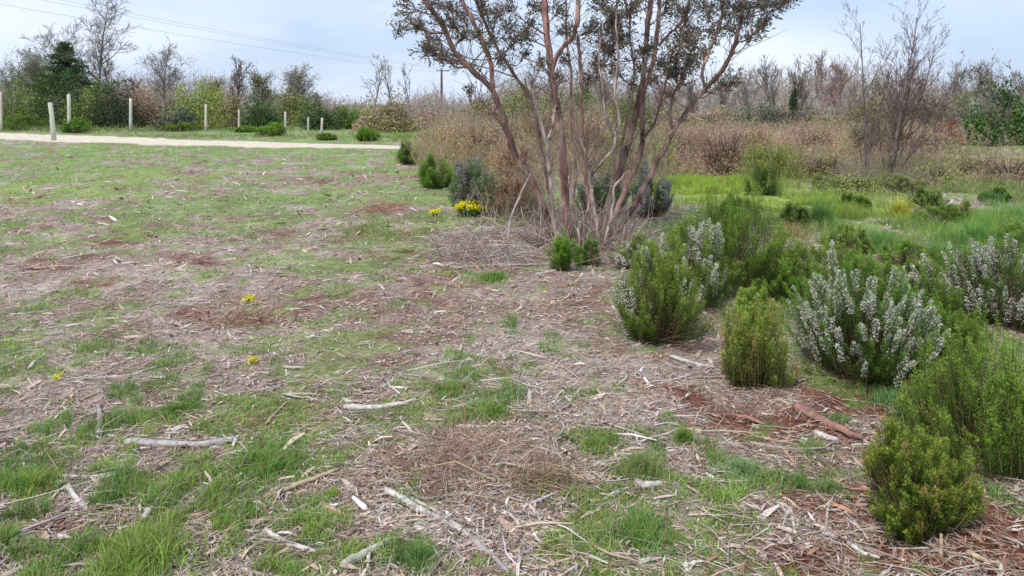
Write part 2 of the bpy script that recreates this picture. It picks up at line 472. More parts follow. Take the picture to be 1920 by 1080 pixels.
i = np.arange(n)[:, None] * 7
T = np.concatenate([i + [0, 1, 6], i + [0, 6, 2], i + [1, 3, 6], i + [2, 6, 4], i + [6, 5, 4], i + [6, 3, 5]])
cc = pick(rng, LC, n, LW, .22, .04)
red = np.array([.28, .15, .105]) * rng.uniform(.6, 1.5, (n, 1))
f_ = (rng.uniform(size=n) < s * .6)[:, None]
cc = np.where(f_, red, cc)
mb.add(V, T, None, np.repeat(cc, 7, 0))
tag(mb.build('wood_litter', M_chip), 'scattered chips of bark and dry wood lying over the ground', kind='stuff')

# thin dry twigs and straw
mb = MB()
n = 62000
x, y = sample(rng, n, 275, 1330, power=.9)
g, s = masks(x, y)
keep = (rng.uniform(size=n) > g * .6) & (rng.uniform(size=n) > s * .8) & ~on_path(x, y)
x, y = x[keep], y[keep]; n = len(x); z = gz(x, y)
ln = rng.lognormal(math.log(.09), .5, n); th = rng.uniform(0, 2 * math.pi, n); el = np.abs(rng.normal(.05, .16, n))
kk = rng.normal(0, .35, n)
p0 = np.stack([x, y, z + .004], 1)
p1 = p0 + np.stack([np.cos(th) * np.cos(el), np.sin(th) * np.cos(el), np.sin(el)], 1) * (ln / 2)[:, None]
p2 = p1 + np.stack([np.cos(th + kk) * np.cos(el * .3), np.sin(th + kk) * np.cos(el * .3), np.sin(el * .2) - .02], 1) * (ln / 2)[:, None]
rd = np.maximum(rng.uniform(.0008, .0028, n), y / 773 * .16)
cc = pick(rng, [(.44, .38, .33), (.34, .26, .21), (.52, .48, .45), (.24, .16, .12), (.50, .42, .26)], n, [4, 3, 2, 2, 1.5])
segs(mb, p0, p1, rd, rd * .9, 3, cc); segs(mb, p1, p2, rd * .9, rd * .5, 3, cc)
n = 2600
x, y = sample(rng, n, 300, 1330, power=.8); g, s = masks(x, y)
k = (rng.uniform(size=n) > g * .4) & (rng.uniform(size=n) > s * .7) & (noise(x * .9, y * .9, 205) > rng.uniform(.1, .7, n)) & ~on_path(x, y); x, y = x[k], y[k]; n = len(x); z = gz(x, y)
ln = rng.lognormal(math.log(.15), .45, n); th = rng.normal(.15, .75, n) + math.pi * (rng.uniform(size=n) < .1) * .5; el = rng.normal(.03, .08, n); kk = rng.normal(0, .3, n)
p0 = np.stack([x, y, z + .008], 1); p1 = p0 + np.stack([np.cos(th), np.sin(th), np.sin(el)], 1) * (ln / 2)[:, None]
p2 = p1 + np.stack([np.cos(th + kk), np.sin(th + kk), np.sin(el * .3)], 1) * (ln / 2)[:, None]
rd = rng.uniform(.0022, .0065, n); cc = pick(rng, [(.50, .45, .42), (.40, .34, .31), (.58, .55, .53), (.30, .2, .16), (.46, .37, .28)], n, [4, 3, 2.5, 1.2, 2])
segs(mb, p0, p1, rd, rd * .9, 5, cc); segs(mb, p1, p2, rd * .9, rd * .45, 5, cc)
tag(mb.build('dry_twigs', M_twig), 'thin dry twigs and straw strewn over the ground', kind='stuff')

# ---- grass
rng = np.random.default_rng(21)
def grass_cols(x, y, n):
    br = np.clip(fbm(x * 1.7, y * 1.7, 51, 3) * 2.4 - .8, 0, 1)[:, None]
    c = np.array([.16, .31, .07]) * (1 - br) + np.array([.30, .46, .10]) * br
    bl = np.clip(fbm(x * 2.2, y * 2.2, 71, 2) * 3 - 1.7, 0, 1)[:, None]
    c = c * (1 - bl * .6) + np.array([.12, .26, .10]) * bl * .6
    c = c * rng.uniform(.7, 1.35, (n, 1)) * (1 + rng.normal(size=(n, 3)) * .06)
    dry = (rng.uniform(size=n) < .2)[:, None]
    return np.where(dry, np.array([.42, .36, .18]) * rng.uniform(.7, 1.2, (n, 1)), c)
mb = MB()
n = 620000
x, y = sample(rng, n, 268, 1330, power=1.15)
g, s = masks(x, y)
clump = fbm(x * 11, y * 11, 81, 2)
keep = (rng.uniform(size=n) < g ** 1.1 * np.clip(clump * 3.4 - 1.0, .06, 1) * (1 - .6 * s)) & ~on_path(x, y)
x, y, g, clump = x[keep], y[keep], g[keep], clump[keep]; n = len(x)
lush = fbm(x * 1.1, y * 1.1, 91, 2)
hh = (.014 + .046 * g * np.clip(lush * 2 - .35, .1, 1.3) * np.clip(clump * 2 - .3, .2, 1.2)) * rng.uniform(.5, 1.5, n)
wd = np.maximum(.0028 + .0024 * rng.uniform(size=n), y / 773 * .42)
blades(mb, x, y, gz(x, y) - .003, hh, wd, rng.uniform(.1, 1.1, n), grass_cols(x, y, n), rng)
tag(mb.build('grass', M_grass), 'short patchy grass growing through the litter', kind='stuff')
print('grass', n)

# taller bright grass in the right middle distance
mb = MB()
for (cx_, cy_, rx_, ry_, nn, h0, col) in [(1330, 350, 120, 24, 30000, .16, (.36, .52, .07)), (1540, 392, 100, 18, 14000, .17, (.33, .48, .08)),
                                         (1640, 445, 60, 28, 7000, .17, (.22, .38, .09)), (1860, 440, 110, 38, 18000, .2, (.22, .40, .08)),
                                         (1620, 340, 200, 26, 11000, .2, (.28, .33, .13)), (1900, 360, 160, 30, 16000, .2, (.26, .33, .12)),
                                         (1290, 310, 60, 20, 6000, .22, (.30, .40, .07)), (1500, 425, 200, 25, 7000, .12, (.24, .32, .10)),
                                         (780, 259, 90, 6, 5000, .25, (.24, .36, .09)), (200, 243, 600, 5, 14000, .3, (.18, .25, .08)),
                                         (400, 257, 500, 4, 9000, .16, (.24, .31, .11)), (1420, 600, 60, 25, 2500, .07, (.26, .36, .08)), (1700, 720, 70, 25, 2200, .06, (.17, .32, .09)),
                                         (870, 425, 110, 12, 4500, .06, (.26, .38, .09)), (700, 440, 260, 22, 9000, .05, (.26, .34, .10))]:
    px_ = cx_ + rx_ * rng.normal(0, .62, nn); py_ = np.maximum(cy_ + ry_ * rng.normal(0, .62, nn), 232)
    y = H * F / (py_ - YH); x = (px_ - CX) / F * y
    k = (fbm(x * 1.6, y * 1.6, 101, 3) + .25 * (noise(x * 6, y * 6, 107) - .5) > .45) & ~on_path(x, y)
    x, y = x[k], y[k]; q = len(x)
    c = jit(rng, col, q, .35, .06)
    dr = (rng.uniform(size=q) < .15)[:, None]; c = np.where(dr, np.array([.45, .39, .2]), c)
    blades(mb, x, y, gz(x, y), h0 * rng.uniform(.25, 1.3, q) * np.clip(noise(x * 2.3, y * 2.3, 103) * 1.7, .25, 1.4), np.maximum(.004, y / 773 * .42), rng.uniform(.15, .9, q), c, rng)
tag(mb.build('tall_grass', M_grass), 'tall bright green grass beyond the heath bushes', kind='stuff')

# ---------------------------------------------------------------- heath bushes
def heath(name, label, cat, px, py, wpx, hpx, nspire=220, nn=130, cols=((.07, .12, .025), (.16, .22, .035)), tip=(.20, .24, .05),
          bloom=0.0, bloomcol=(.74, .71, .66), seed=0, spread=.55, group='heath bushes', brown=.0, spl=.42, nl=.011, dense_low=True, bloomdir=None):
    rng = np.random.default_rng(1000 + seed)
    nspire = int(nspire * 1.15); nn = int(nn * 1.25)
    X, Y = P(px, py); R = wpx / 2 / F * Y * 1.05; Ht = hpx / F * Y * .97
    o = thing(name, label, cat, (X, Y, float(gz(X, Y)) - .01), group)
    # spires gathered in shoots of uneven height over a lopsided dome, with gaps between
    ncl = max(26, nspire // 7)
    tc_ = rng.uniform(0, 2 * math.pi, ncl); qc = rng.uniform(0, 1, ncl) ** .58
    hc = 1 + rng.normal(0, .13, ncl); lowc = rng.uniform(size=ncl) < (.36 if dense_low else .1)
    ci = rng.integers(0, ncl, nspire)
    cx = qc[ci] * np.cos(tc_[ci]) + rng.normal(0, .085, nspire); cy = qc[ci] * np.sin(tc_[ci]) + rng.normal(0, .085, nspire)
    th = np.arctan2(cy, cx); q = np.clip(np.hypot(cx, cy), 0, 1.12)
    lump = 1 + .20 * np.sin(th * 2 + seed) + .12 * np.sin(th * 3 + seed * 2.1)
    rad = R * q * lump
    hz = Ht * np.sqrt(np.clip(1.02 - (q * .9) ** 2.4, .05, 1)) * hc[ci] * (1 - np.abs(rng.normal(0, .16, nspire)))
    low = lowc[ci]
    hz = np.where(low, hz * rng.uniform(.35, .8, nspire), hz)
    rad = np.where(low, R * lump * rng.uniform(.6, .98, nspire) * np.sqrt(np.clip(hz / Ht * 1.3 + .25, 0, 1)), rad)
    tips = np.stack([rad * np.cos(th), rad * np.sin(th), hz], 1)
    tips[:, 2] *= np.where(rng.uniform(size=nspire) < .12, 1.1, 1.0)
    root = np.stack([rng.normal(0, .07 * R, nspire), rng.normal(0, .07 * R, nspire), np.zeros(nspire)], 1)
    dirs = nrm(tips - root * .5) ; dirs = nrm(dirs * spread + np.array([0, 0, 1.0]) * (1 - spread) + rng.normal(size=(nspire, 3)) * .09)
    Ls = np.minimum(Ht * spl * rng.uniform(.6, 1.35, nspire), tips[:, 2] * .98)
    base = tips - dirs * Ls[:, None]
    sm = MB()
    segs(sm, root, base, .0035, .0022, 3, jit(rng, (.16, .10, .07), nspire)); segs(sm, base, tips, .0022, .0010, 3, jit(rng, (.15, .13, .06), nspire))
    sm.build('stems', M_twig, o)
    # spires clothed in side shoots and needles
    scale = max(1.0, Y / 4.2) ** .75
    tt = rng.uniform(0, 1, (nspire, nn)) ** .85
    cb = rng.uniform(0, 2 * math.pi, (nspire, nn))
    rs = (.021 * (1 - tt) ** .6 + .004) * scale * rng.uniform(.3, 1.0, (nspire, nn)) * (.8 + .2 * Ht)
    ax = dirs[:, None]; ref = np.array([[[.3, .7, .2]]]); U = nrm(np.cross(ax, ref)); W2 = np.cross(ax, U)
    rdv = np.cos(cb)[..., None] * U + np.sin(cb)[..., None] * W2
    pos = base[:, None] + ax * (tt * Ls[:, None])[..., None] + rdv * rs[..., None]
    nd = nrm(ax * rng.uniform(.6, 1.3, (nspire, nn, 1)) + rdv * .8 + rng.normal(size=(nspire, nn, 3)) * .25)
    sc_ = rng.uniform(0, 1, (nspire, 1))
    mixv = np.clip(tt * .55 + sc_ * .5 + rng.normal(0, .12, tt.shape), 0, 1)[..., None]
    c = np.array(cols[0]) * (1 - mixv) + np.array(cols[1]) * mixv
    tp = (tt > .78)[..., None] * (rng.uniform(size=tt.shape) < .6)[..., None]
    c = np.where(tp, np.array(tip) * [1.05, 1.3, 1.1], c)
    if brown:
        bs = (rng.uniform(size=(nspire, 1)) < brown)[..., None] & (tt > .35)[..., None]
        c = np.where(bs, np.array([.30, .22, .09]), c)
    c = c * (.25 + .9 * np.clip(tt * 1.2 + .1 * sc_, 0, 1))[..., None]  # darker towards the spire foot: older growth, plus inner shade painted into the colour
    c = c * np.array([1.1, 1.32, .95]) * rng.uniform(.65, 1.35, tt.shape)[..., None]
    fm = MB()
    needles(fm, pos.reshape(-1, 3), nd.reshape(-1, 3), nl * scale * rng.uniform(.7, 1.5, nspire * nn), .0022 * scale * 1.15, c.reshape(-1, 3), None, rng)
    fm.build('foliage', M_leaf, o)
    if bloom:
        isb = (rng.uniform(size=ncl) < bloom * .72)[ci] & (rng.uniform(size=nspire) < .85) & (hz > Ht * .3)
        ib = np.where(isb)[0]; nb = 150
        if len(ib):
            t2 = 1 - .85 * rng.uniform(0, 1, (len(ib), nb)) ** 1.3 * rng.uniform(.45, 1, (len(ib), 1)); c2 = rng.uniform(0, 2 * math.pi, t2.shape)
            r2 = (.016 * (1 - t2) ** .6 + .005) * scale * rng.uniform(.5, 1.1, t2.shape)
            rv = np.cos(c2)[..., None] * U[ib] + np.sin(c2)[..., None] * W2[ib]
            bp = base[ib][:, None] + dirs[ib][:, None] * (t2 * Ls[ib][:, None])[..., None] + rv * r2[..., None]
            bm_ = MB()
            leaves(bm_, bp.reshape(-1, 3), .0082 * scale * rng.uniform(.6, 1.3, bp.shape[0] * nb), pick(rng, [bloomcol, tuple(.75 * v for v in bloomcol), (.52, .47, .42)], bp.shape[0] * nb, [5, 3, 1], .15), rng, .8)
            bm_.build('blossom', M_petal, o)
    return o

hb = 'heath_bush'
heath(hb, 'small rounded dark green heath bush with brownish tips on red soil, nearest of all', 'bush', 1716, 980, 200, 178, 520, 130, ((.045, .085, .015), (.15, .19, .025)), (.28, .22, .06), seed=1, spread=.62, brown=.10, spl=.34)
heath(hb, 'tall upright green heath bush with long spires behind the small rounded one', 'bush', 1880, 868, 290, 250, 560, 140, ((.05, .10, .018), (.15, .22, .03)), (.24, .27, .07), seed=2, spread=.36, brown=.05, spl=.55)
heath(hb, 'loose olive heath bush left of the tallest spires, above the rounded bush', 'bush', 1755, 800, 120, 120, 110, 110, ((.06, .11, .025), (.15, .2, .05)), (.3, .26, .12), seed=3, spread=.4, brown=.15)
heath(hb, 'large green heath bush loaded with white blossom sprays', 'bush', 1610, 700, 262, 212, 600, 130, ((.045, .10, .018), (.12, .20, .03)), (.15, .22, .05), bloom=.62, seed=4, spread=.6, spl=.34)
heath(hb, 'green heath bush with one long drooping white flower spray, nearest the tree', 'bush', 1235, 640, 205, 172, 380, 125, ((.07, .12, .022), (.17, .22, .035)), (.25, .22, .06), bloom=.28, seed=5, spread=.6)
heath(hb, 'heath bush dusted with white flowers just behind the one nearest the tree', 'bush', 1305, 575, 170, 150, 260, 110, ((.07, .12, .025), (.16, .21, .04)), (.22, .22, .07), bloom=.5, seed=6, spread=.5)
heath(hb, 'yellowish narrow heath bush with straw coloured tips standing alone', 'bush', 1412, 712, 118, 152, 300, 130, ((.075, .125, .02), (.20, .24, .045)), (.34, .28, .10), seed=7, spread=.3, brown=.22, spl=.5)
heath(hb, 'tall dense dark green heath bush without flowers behind the flowering ones', 'bush', 1365, 535, 230, 170, 430, 110, ((.055, .11, .02), (.15, .215, .03)), (.2, .24, .05), seed=8, spread=.42, spl=.5)
heath(hb, 'dark heath bush with greyish white flowers at the right edge', 'bush', 1870, 610, 240, 165, 360, 110, ((.04, .085, .02), (.1, .15, .03)), (.16, .19, .06), bloom=.6, seed=9, spread=.5)
heath(hb, 'low green heath bush between the white blossomed one and the right edge', 'bush', 1745, 690, 190, 130, 280, 110, ((.055, .11, .02), (.14, .2, .03)), (.2, .22, .06), bloom=.12, seed=10, spread=.5)
heath(hb, 'low olive heath bush spreading behind the white blossomed one', 'bush', 1545, 545, 240, 90, 320, 90, ((.08, .13, .025), (.19, .23, .05)), (.3, .28, .1), seed=11, spread=.4, group='heath bushes')
heath(hb, 'pale green feathery heath bush showing above the yellowish narrow one', 'bush', 1415, 612, 90, 70, 110, 90, ((.10, .19, .03), (.25, .32, .05)), (.4, .36, .12), seed=12, spread=.4)
heath(hb, 'small bright green heath sprout at the foot of the trunks', 'bush', 1058, 512, 60, 75, 70, 90, ((.07, .14, .02), (.16, .25, .03)), (.2, .28, .04), seed=13, spread=.4)
heath(hb, 'small dark green heath sprout tucked right of the trunks', 'bush', 1105, 500, 50, 55, 50, 80, ((.05, .1, .02), (.11, .17, .03)), seed=14, spread=.5)
heath(hb, 'small dark heath bush at the end of the pale path', 'bush', 765, 309, 62, 48, 110, 70, ((.05, .10, .025), (.12, .17, .05)), seed=15, spread=.5, bloom=.15)
heath(hb, 'bright green tufted heath bush below the yellowish brush', 'bush', 818, 354, 76, 66, 150, 80, ((.055, .125, .02), (.14, .23, .03)), seed=16, spread=.4)
heath(hb, 'greyish heath bush with pale flowers behind the yellow flowers', 'bush', 888, 400, 120, 95, 260, 80, ((.05, .085, .04), (.11, .15, .07)), (.25, .24, .2), seed=17, spread=.6, bloom=.55, bloomcol=(.36, .33, .36))
heath(hb, 'rounded white flowered heath bush right of the trunks', 'bush', 1222, 408, 95, 88, 200, 80, ((.05, .09, .03), (.12, .15, .06)), (.4, .36, .33), seed=18, spread=.6, bloom=.8, bloomcol=(.50, .45, .46))
heath(hb, 'greyish white heath bush showing between the trunks', 'bush', 1128, 402, 110, 80, 170, 70, ((.06, .09, .04), (.13, .15, .07)), (.4, .36, .33), seed=19, spread=.6, bloom=.6, bloomcol=(.40, .36, .36))
heath(hb, 'dark upright heath bush standing in the bright grass', 'bush', 1430, 368, 62, 62, 90, 70, ((.035, .06, .025), (.08, .12, .04)), (.12, .13, .05), seed=20, spread=.35)
heath(hb, 'olive heath bush beside the pale litter patch further back', 'bush', 1782, 422, 95, 52, 150, 60, ((.07, .11, .025), (.16, .2, .04)), seed=21, spread=.5)
heath(hb, 'dark green heath bush between the low olive one and the white blossomed one', 'bush', 1462, 570, 90, 80, 130, 80, ((.05, .10, .02), (.12, .18, .03)), seed=22, spread=.45)
heath(hb, 'green heath bush filling the gap below the tall grass at the right edge', 'bush', 1915, 520, 120, 70, 150, 70, ((.06, .12, .02), (.14, .22, .04)), seed=23, spread=.45, bloom=.15)
heath(hb, 'greyish green heath bush between the pale litter patch and the grey flowered bush', 'bush', 1720, 560, 110, 80, 170, 80, ((.06, .11, .025), (.15, .2, .05)), (.28, .27, .1), seed=24, spread=.5, bloom=.2)
heath(hb, 'low yellowish heath bush behind the dense dark one', 'bush', 1290, 470, 120, 60, 170, 70, ((.10, .14, .03), (.22, .25, .06)), (.36, .32, .12), seed=25, spread=.5)
heath(hb, 'faded heath bush with whitish tips between the trunks and the dense dark one', 'bush', 1205, 500, 110, 60, 150, 70, ((.10, .12, .05), (.22, .22, .1)), (.4, .36, .24), seed=26, spread=.55, bloom=.3)
heath(hb, 'olive green heath bush just left of the vivid tall grass', 'bush', 1700, 500, 90, 50, 130, 60, ((.06, .11, .025), (.16, .22, .04)), (.25, .27, .07), seed=27, spread=.45)
heath(hb, 'dark green heath bush touching the right side of the white blossomed one', 'bush', 1765, 640, 120, 105, 220, 90, ((.04, .09, .018), (.11, .18, .03)), (.18, .21, .05), seed=28, spread=.45)
heath(hb, 'grass green heath bush standing behind the white blossomed one', 'bush', 1630, 560, 120, 80, 200, 80, ((.06, .12, .02), (.15, .22, .04)), (.24, .26, .07), seed=29, spread=.42)
for k, (px, py, wp, hp, lab, cs) in enumerate([
        (1490, 425, 60, 46, 'small olive heath bush beside the first litter patch of the right meadow', ((.07, .11, .03), (.17, .2, .05))),
        (1590, 478, 110, 52, 'wide low olive heath bush in front of the blue green tuft', ((.07, .12, .025), (.18, .23, .05))),
        (1600, 395, 60, 34, 'small mid green heath bush between the bright strips of grass', ((.06, .12, .025), (.15, .22, .04))),
        (1735, 388, 60, 38, 'dark green heath bush behind the olive one by the litter', ((.04, .08, .02), (.1, .15, .03))),
        (1868, 380, 46, 30, 'tiny dark green heath bush far out at the right of the meadow', ((.04, .09, .02), (.1, .17, .03))),
        (1905, 470, 90, 50, 'mid green heath bush near the right edge behind the grey flowers', ((.06, .12, .025), (.14, .21, .04))),
        (1560, 355, 80, 32, 'brownish low heath bush at the rear of the meadow left of the saplings', ((.14, .11, .06), (.25, .2, .1))),
        (1385, 402, 70, 44, 'small green heath bush just before the dark upright one', ((.06, .11, .025), (.15, .21, .04))),
        (1680, 360, 110, 34, 'grey brown low heath bush at the foot of the many stemmed sapling', ((.16, .13, .09), (.28, .23, .16)))]):
    heath(hb, lab, 'bush', px, py, wp, hp, 150, 60, cs, (.28, .26, .1), seed=80 + k, spread=.5)
# low shrubs beyond the path
for k, (px, py, wp, hp, lab, cs) in enumerate([
        (35, 244, 130, 28, 'low dark shrub beyond the path at the left edge', ((.05, .085, .02), (.12, .17, .03))),
        (145, 249, 72, 26, 'low dark green shrub behind the leaning post', ((.04, .08, .02), (.08, .14, .03))),
        (462, 247, 50, 14, 'low green shrub beyond the path left of a brighter one', ((.06, .11, .02), (.13, .18, .03))),
        (508, 256, 66, 26, 'bright green low shrub beyond the path below the olive trees', ((.07, .14, .02), (.17, .25, .03))),
        (613, 263, 34, 14, 'small brownish shrub beside the last white post', ((.1, .085, .035), (.17, .14, .06))),
        (690, 264, 42, 26, 'bright green small shrub past the last white post', ((.07, .14, .02), (.16, .25, .03))),
        (345, 246, 70, 18, 'brownish green low shrub between the fourth and fifth posts', ((.08, .1, .03), (.16, .17, .05)))]):
    heath('low_shrub', lab, 'shrub', px, py, wp, hp, 150, 45, cs, seed=40 + k, spread=.5, group='low shrubs beyond the path')

# the long drooping spray of blossom on the bush nearest the tree
# ---------------------------------------------------------------- grass tufts that stand out
def tuft(label, px, py, wpx, h, n, col, seed, dry=.08, lean=.9):
    rng = np.random.default_rng(3000 + seed)
    X, Y = P(px, py); R = wpx / 2 / F * Y
    n = int(n * .85)
    o = thing('grass_tuft', label, 'grass tuft', (X, Y, 0.0), 'grass tufts')
    a_ = rng.uniform(0, 2 * math.pi, n); r = R * np.minimum(np.abs(rng.normal(0, .66, n)), 2.0) * (1 + .3 * np.sin(a_ * 3 + seed) + .2 * np.sin(a_ * 5 + seed * 2))
    x = r * np.cos(a_); y = r * np.sin(a_)
    z = gz(x + X, y + Y)
    c = jit(rng, np.array(col) * [1.75, 1.35, 1.9], n, .4, .07)
    c = np.where((rng.uniform(size=n) < dry)[:, None], np.array([.45, .38, .17]), c)
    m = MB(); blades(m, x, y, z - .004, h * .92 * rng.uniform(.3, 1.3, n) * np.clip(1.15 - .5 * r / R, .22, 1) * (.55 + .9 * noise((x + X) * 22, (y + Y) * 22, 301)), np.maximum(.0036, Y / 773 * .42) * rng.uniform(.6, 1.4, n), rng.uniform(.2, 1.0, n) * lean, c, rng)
    m.build('blades', M_grass, o)
    return o
GR = (.12, .27, .04); YG = (.24, .38, .05); BG = (.09, .24, .05)
for k, a_ in enumerate([
        ('bright green grass tuft in front of the trunks', 928, 532, 80, .10, 1500, GR),
        ('green grass tuft right of centre with straw blades in it', 1120, 850, 110, .075, 2000, GR, .2),
        ('tall pale grass tuft below the small round tuft', 1205, 905, 90, .10, 1900, (.16, .28, .07), .2),
        ('small round vivid green grass tuft on the chips', 1282, 833, 42, .07, 900, GR),
        ('feathery blue green grass tuft between chips and red soil', 1395, 900, 110, .085, 2400, (.14, .30, .09)),
        ('wide grass tuft right behind the curved pale stick', 915, 790, 110, .065, 2000, GR),
        ('grass tuft above and left of the wide tuft', 842, 740, 70, .06, 1200, (.15, .26, .06)),
        ('long bladed fresh green grass tuft at the bottom edge', 262, 1062, 190, .13, 4600, (.17, .32, .05), .12),
        ('big lush grass tuft above the long tan branch', 500, 880, 190, .085, 4200, (.11, .26, .04), .1),
        ('dark grass tuft left of the big lush tuft', 325, 785, 150, .055, 2200, (.10, .24, .035)),
        ('small green tuft left of the round bush', 1505, 915, 40, .05, 700, GR),
        ('thin green tuft against the round bush', 1560, 925, 60, .06, 900, (.14, .27, .07)),
        ('blue green grass tuft by the log', 1570, 785, 60, .05, 700, BG),
        ('yellow green leafy tuft far right in the grass', 1690, 408, 50, .30, 900, (.30, .42, .04)),
        ('dark green grass tuft beside the pale litter patch', 1538, 425, 60, .34, 1200, (.10, .28, .05)),
        ('blue green grass tuft between two litter patches', 1650, 470, 90, .26, 1500, (.11, .29, .06)),
        ('tall vivid grass tuft behind the right edge bush', 1830, 470, 110, .36, 2000, (.10, .29, .05)),
        ('lush grass tuft at the bottom right of centre', 1200, 1010, 150, .085, 3200, (.12, .27, .05)),
        ('grass tuft at the bottom edge beside the grey split branch', 780, 1060, 110, .08, 2000, (.10, .24, .05)),
        ('grass tuft at the left edge above the crossed sticks', 60, 925, 150, .07, 2400, (.16, .29, .04)),
        ('small grass tuft under the white blossomed bush', 1660, 745, 80, .08, 900, (.10, .28, .07)),
        ('pale green grass tuft on the left of the first litter patch in the right meadow', 1400, 420, 70, .24, 900, (.18, .30, .07)),
        ('tall green grass tuft just left of the right edge in the meadow', 1900, 425, 90, .34, 1300, (.11, .29, .06)),
        ('straw coloured grass tuft in front of the first litter patch in the right meadow', 1480, 448, 70, .2, 800, (.30, .28, .11), .5),
        ('small dark tuft near the foot of the many stemmed sapling', 1865, 382, 36, .24, 600, (.07, .22, .05)),
        ('long green tuft between the low olive heath and the vivid tall grass', 1760, 500, 70, .3, 1100, (.12, .30, .06))]):
    lab, px, py, wp, h, nn, col = a_[:7]
    tuft(lab, px, py, wp, h, nn, col, k, *(a_[7:]))

# ---------------------------------------------------------------- fallen branches
def stick(label, pts, rpx, col, seed, name='fallen_branch', cat='branch', group='fallen branches', lift=0.0, prong=None, endlift=0.0):
    rng = np.random.default_rng(5000 + seed)
    w3 = [PZ(*q) for q in pts]
    Y = np.mean([q[1] for q in w3]); r = rpx / F * Y
    w3 = np.array(w3); w3[:, 2] += r * .9 + lift; w3[-1, 2] += endlift
    base = w3[0].copy(); base[2] = float(gz(base[0], base[1]))
    o = thing(name, label, cat, base, group)
    def one(nm, q, r0, r1):
        ln = smooth_line(q - base, 18)
        wv = np.cumsum(rng.normal(size=(18, 3)), axis=0); wv -= np.linspace(0, 1, 18)[:, None] * wv[-1]; ln += wv * r0 * .08
        rad = np.linspace(r0, r1, 18) * (1 + .06 * rng.normal(size=18)); rad[0] *= .75; rad[-1] *= .6
        m = MB(); tube(m, ln, rad, 9, jit(rng, col, 18, .12, .03), rng, .07)
        m.build(nm, M_wood, o, smooth=True)
    one('stem', w3, r, r * .6)
    if prong:
        pw = np.array([PZ(*q) for q in prong]); pw[:, 2] += r * .8
        one('side_shoot', pw, r * .6, r * .3)
    return o
PG = (.50, .47, .45); TN = (.44, .34, .24); GY = (.36, .32, .31); BR = (.27, .17, .12)
SK = [
    ('curved pale grey stick lying clear on the grass left of centre', [(645, 774), (700, 780), (755, 777), (783, 766)], 5.5, PG, {}),
    ('long tan branch running up towards the lush grass tuft', [(330, 990), (440, 962), (520, 932), (640, 893)], 5.5, TN, {}),
    ('pale split branch pointing down towards the bottom edge', [(722, 938), (800, 972), (884, 1022)], 6.5, PG, dict(prong=[(884, 1022), (830, 975), (765, 945)])),
    ('grey branch end continuing below the split branch', [(885, 1026), (915, 1052), (955, 1090)], 7, GY, {}),
    ('thick pale green grey branch at the bottom edge', [(640, 1076), (715, 1036), (800, 992)], 9, (.42, .40, .33), {}),
    ('white stick pointing at the camera by the bottom edge', [(1068, 1003), (1074, 1040), (1082, 1088)], 4.5, PG, {}),
    ('reddish brown log lying behind the small round bush', [(1488, 775), (1540, 797), (1618, 826)], 9.5, (.27, .15, .12), {}),
    ('grey weathered branch lying left among chips', [(235, 842), (300, 846), (380, 850), (445, 838)], 7.5, (.40, .37, .37), {}),
    ('short grey stick standing up out of the grass on the left', [(183, 828), (189, 800), (184, 762)], 5.5, GY, {}),
    ('thin pale branch above the crossed sticks', [(102, 905), (170, 907), (248, 893)], 4.5, PG, {}),
    ('bent grey branch right of the bare red soil', [(268, 988), (300, 953), (345, 912), (372, 906)], 6, PG, {}),
    ('pale short stick crossing its twin on the left', [(126, 924), (145, 948), (168, 970)], 5.5, PG, {}),
    ('thin tan branch crossing the bare red soil', [(98, 1010), (180, 982), (312, 925)], 3, TN, {}),
    ('curved bare stick in the grass near the bottom edge', [(497, 1006), (540, 1033), (592, 1046)], 5.5, PG, {}),
    ('pale branch bent towards the dead clump', [(600, 952), (645, 984), (712, 988)], 5, TN, {}),
    ('stubby grey chunk of wood above the bottom grass', [(1192, 928), (1215, 932), (1242, 928)], 8, PG, {}),
    ('stubby grey chunk of wood beside the log', [(1528, 820), (1550, 828), (1572, 834)], 7, PG, {}),
    ('thin brown stick below the heath bush nearest the tree', [(1178, 712), (1210, 735), (1248, 768)], 3.5, BR, {}),
    ('long thin grey branch lying in front of the trunks', [(850, 512), (920, 503), (985, 502), (1040, 498)], 3, GY, {}),
    ('thin brown branch lying across the left grass', [(270, 803), (360, 802), (430, 797), (500, 799)], 3.5, BR, {}),
    ('thin stick slanting up from the brown branch', [(498, 806), (515, 786), (537, 766)], 3, TN, {}),
    ('white stick between the yellowish bush and the chips', [(1255, 672), (1300, 684), (1340, 690)], 4, PG, {}),
    ('thin grey branch below the log', [(1405, 838), (1470, 850), (1560, 846)], 4, (.33, .27, .24), {}),
    ('upright tan stub in front of the small round bush', [(1763, 1040), (1764, 1036), (1765, 1030)], 4.5, TN, dict(endlift=.075)),
    ('pale curved bark strip at the bottom right', [(1812, 1024), (1845, 1040), (1885, 1050)], 5, TN, {}),
    ('dark stick at the left edge of the picture', [(-12, 680), (20, 682), (52, 684)], 3, BR, {}),
    ('straight pale stick slanting in the left grass', [(55, 690), (70, 677), (85, 664)], 3.5, PG, {}),
    ('slender pale stick lying level with the grass on the left', [(195, 712), (240, 707), (300, 692)], 3, PG, {}),
    ('greyish stick aimed at the bottom edge left of the thick branch', [(410, 1064), (440, 1045), (482, 1015)], 4.5, GY, {}),
    ('reddish bare stick on chips under the narrow bush', [(1360, 705), (1350, 675), (1352, 640)], 2.5, BR, dict(endlift=.1)),
    ('thin stick on the red soil left of the round bush', [(1460, 940), (1485, 955), (1500, 968)], 4, TN, {}),
    ('pale stick at the lower edge of the red soil', [(1590, 1020), (1620, 1040), (1650, 1048)], 5, PG, {}),
    ('white crossed stick on the litter near the bottom', [(1470, 985), (1482, 965), (1490, 1000)], 4, PG, {}),
]
for k, (lab, pts, r, col, kw) in enumerate(SK): stick(lab, pts, r, col, k, **kw)

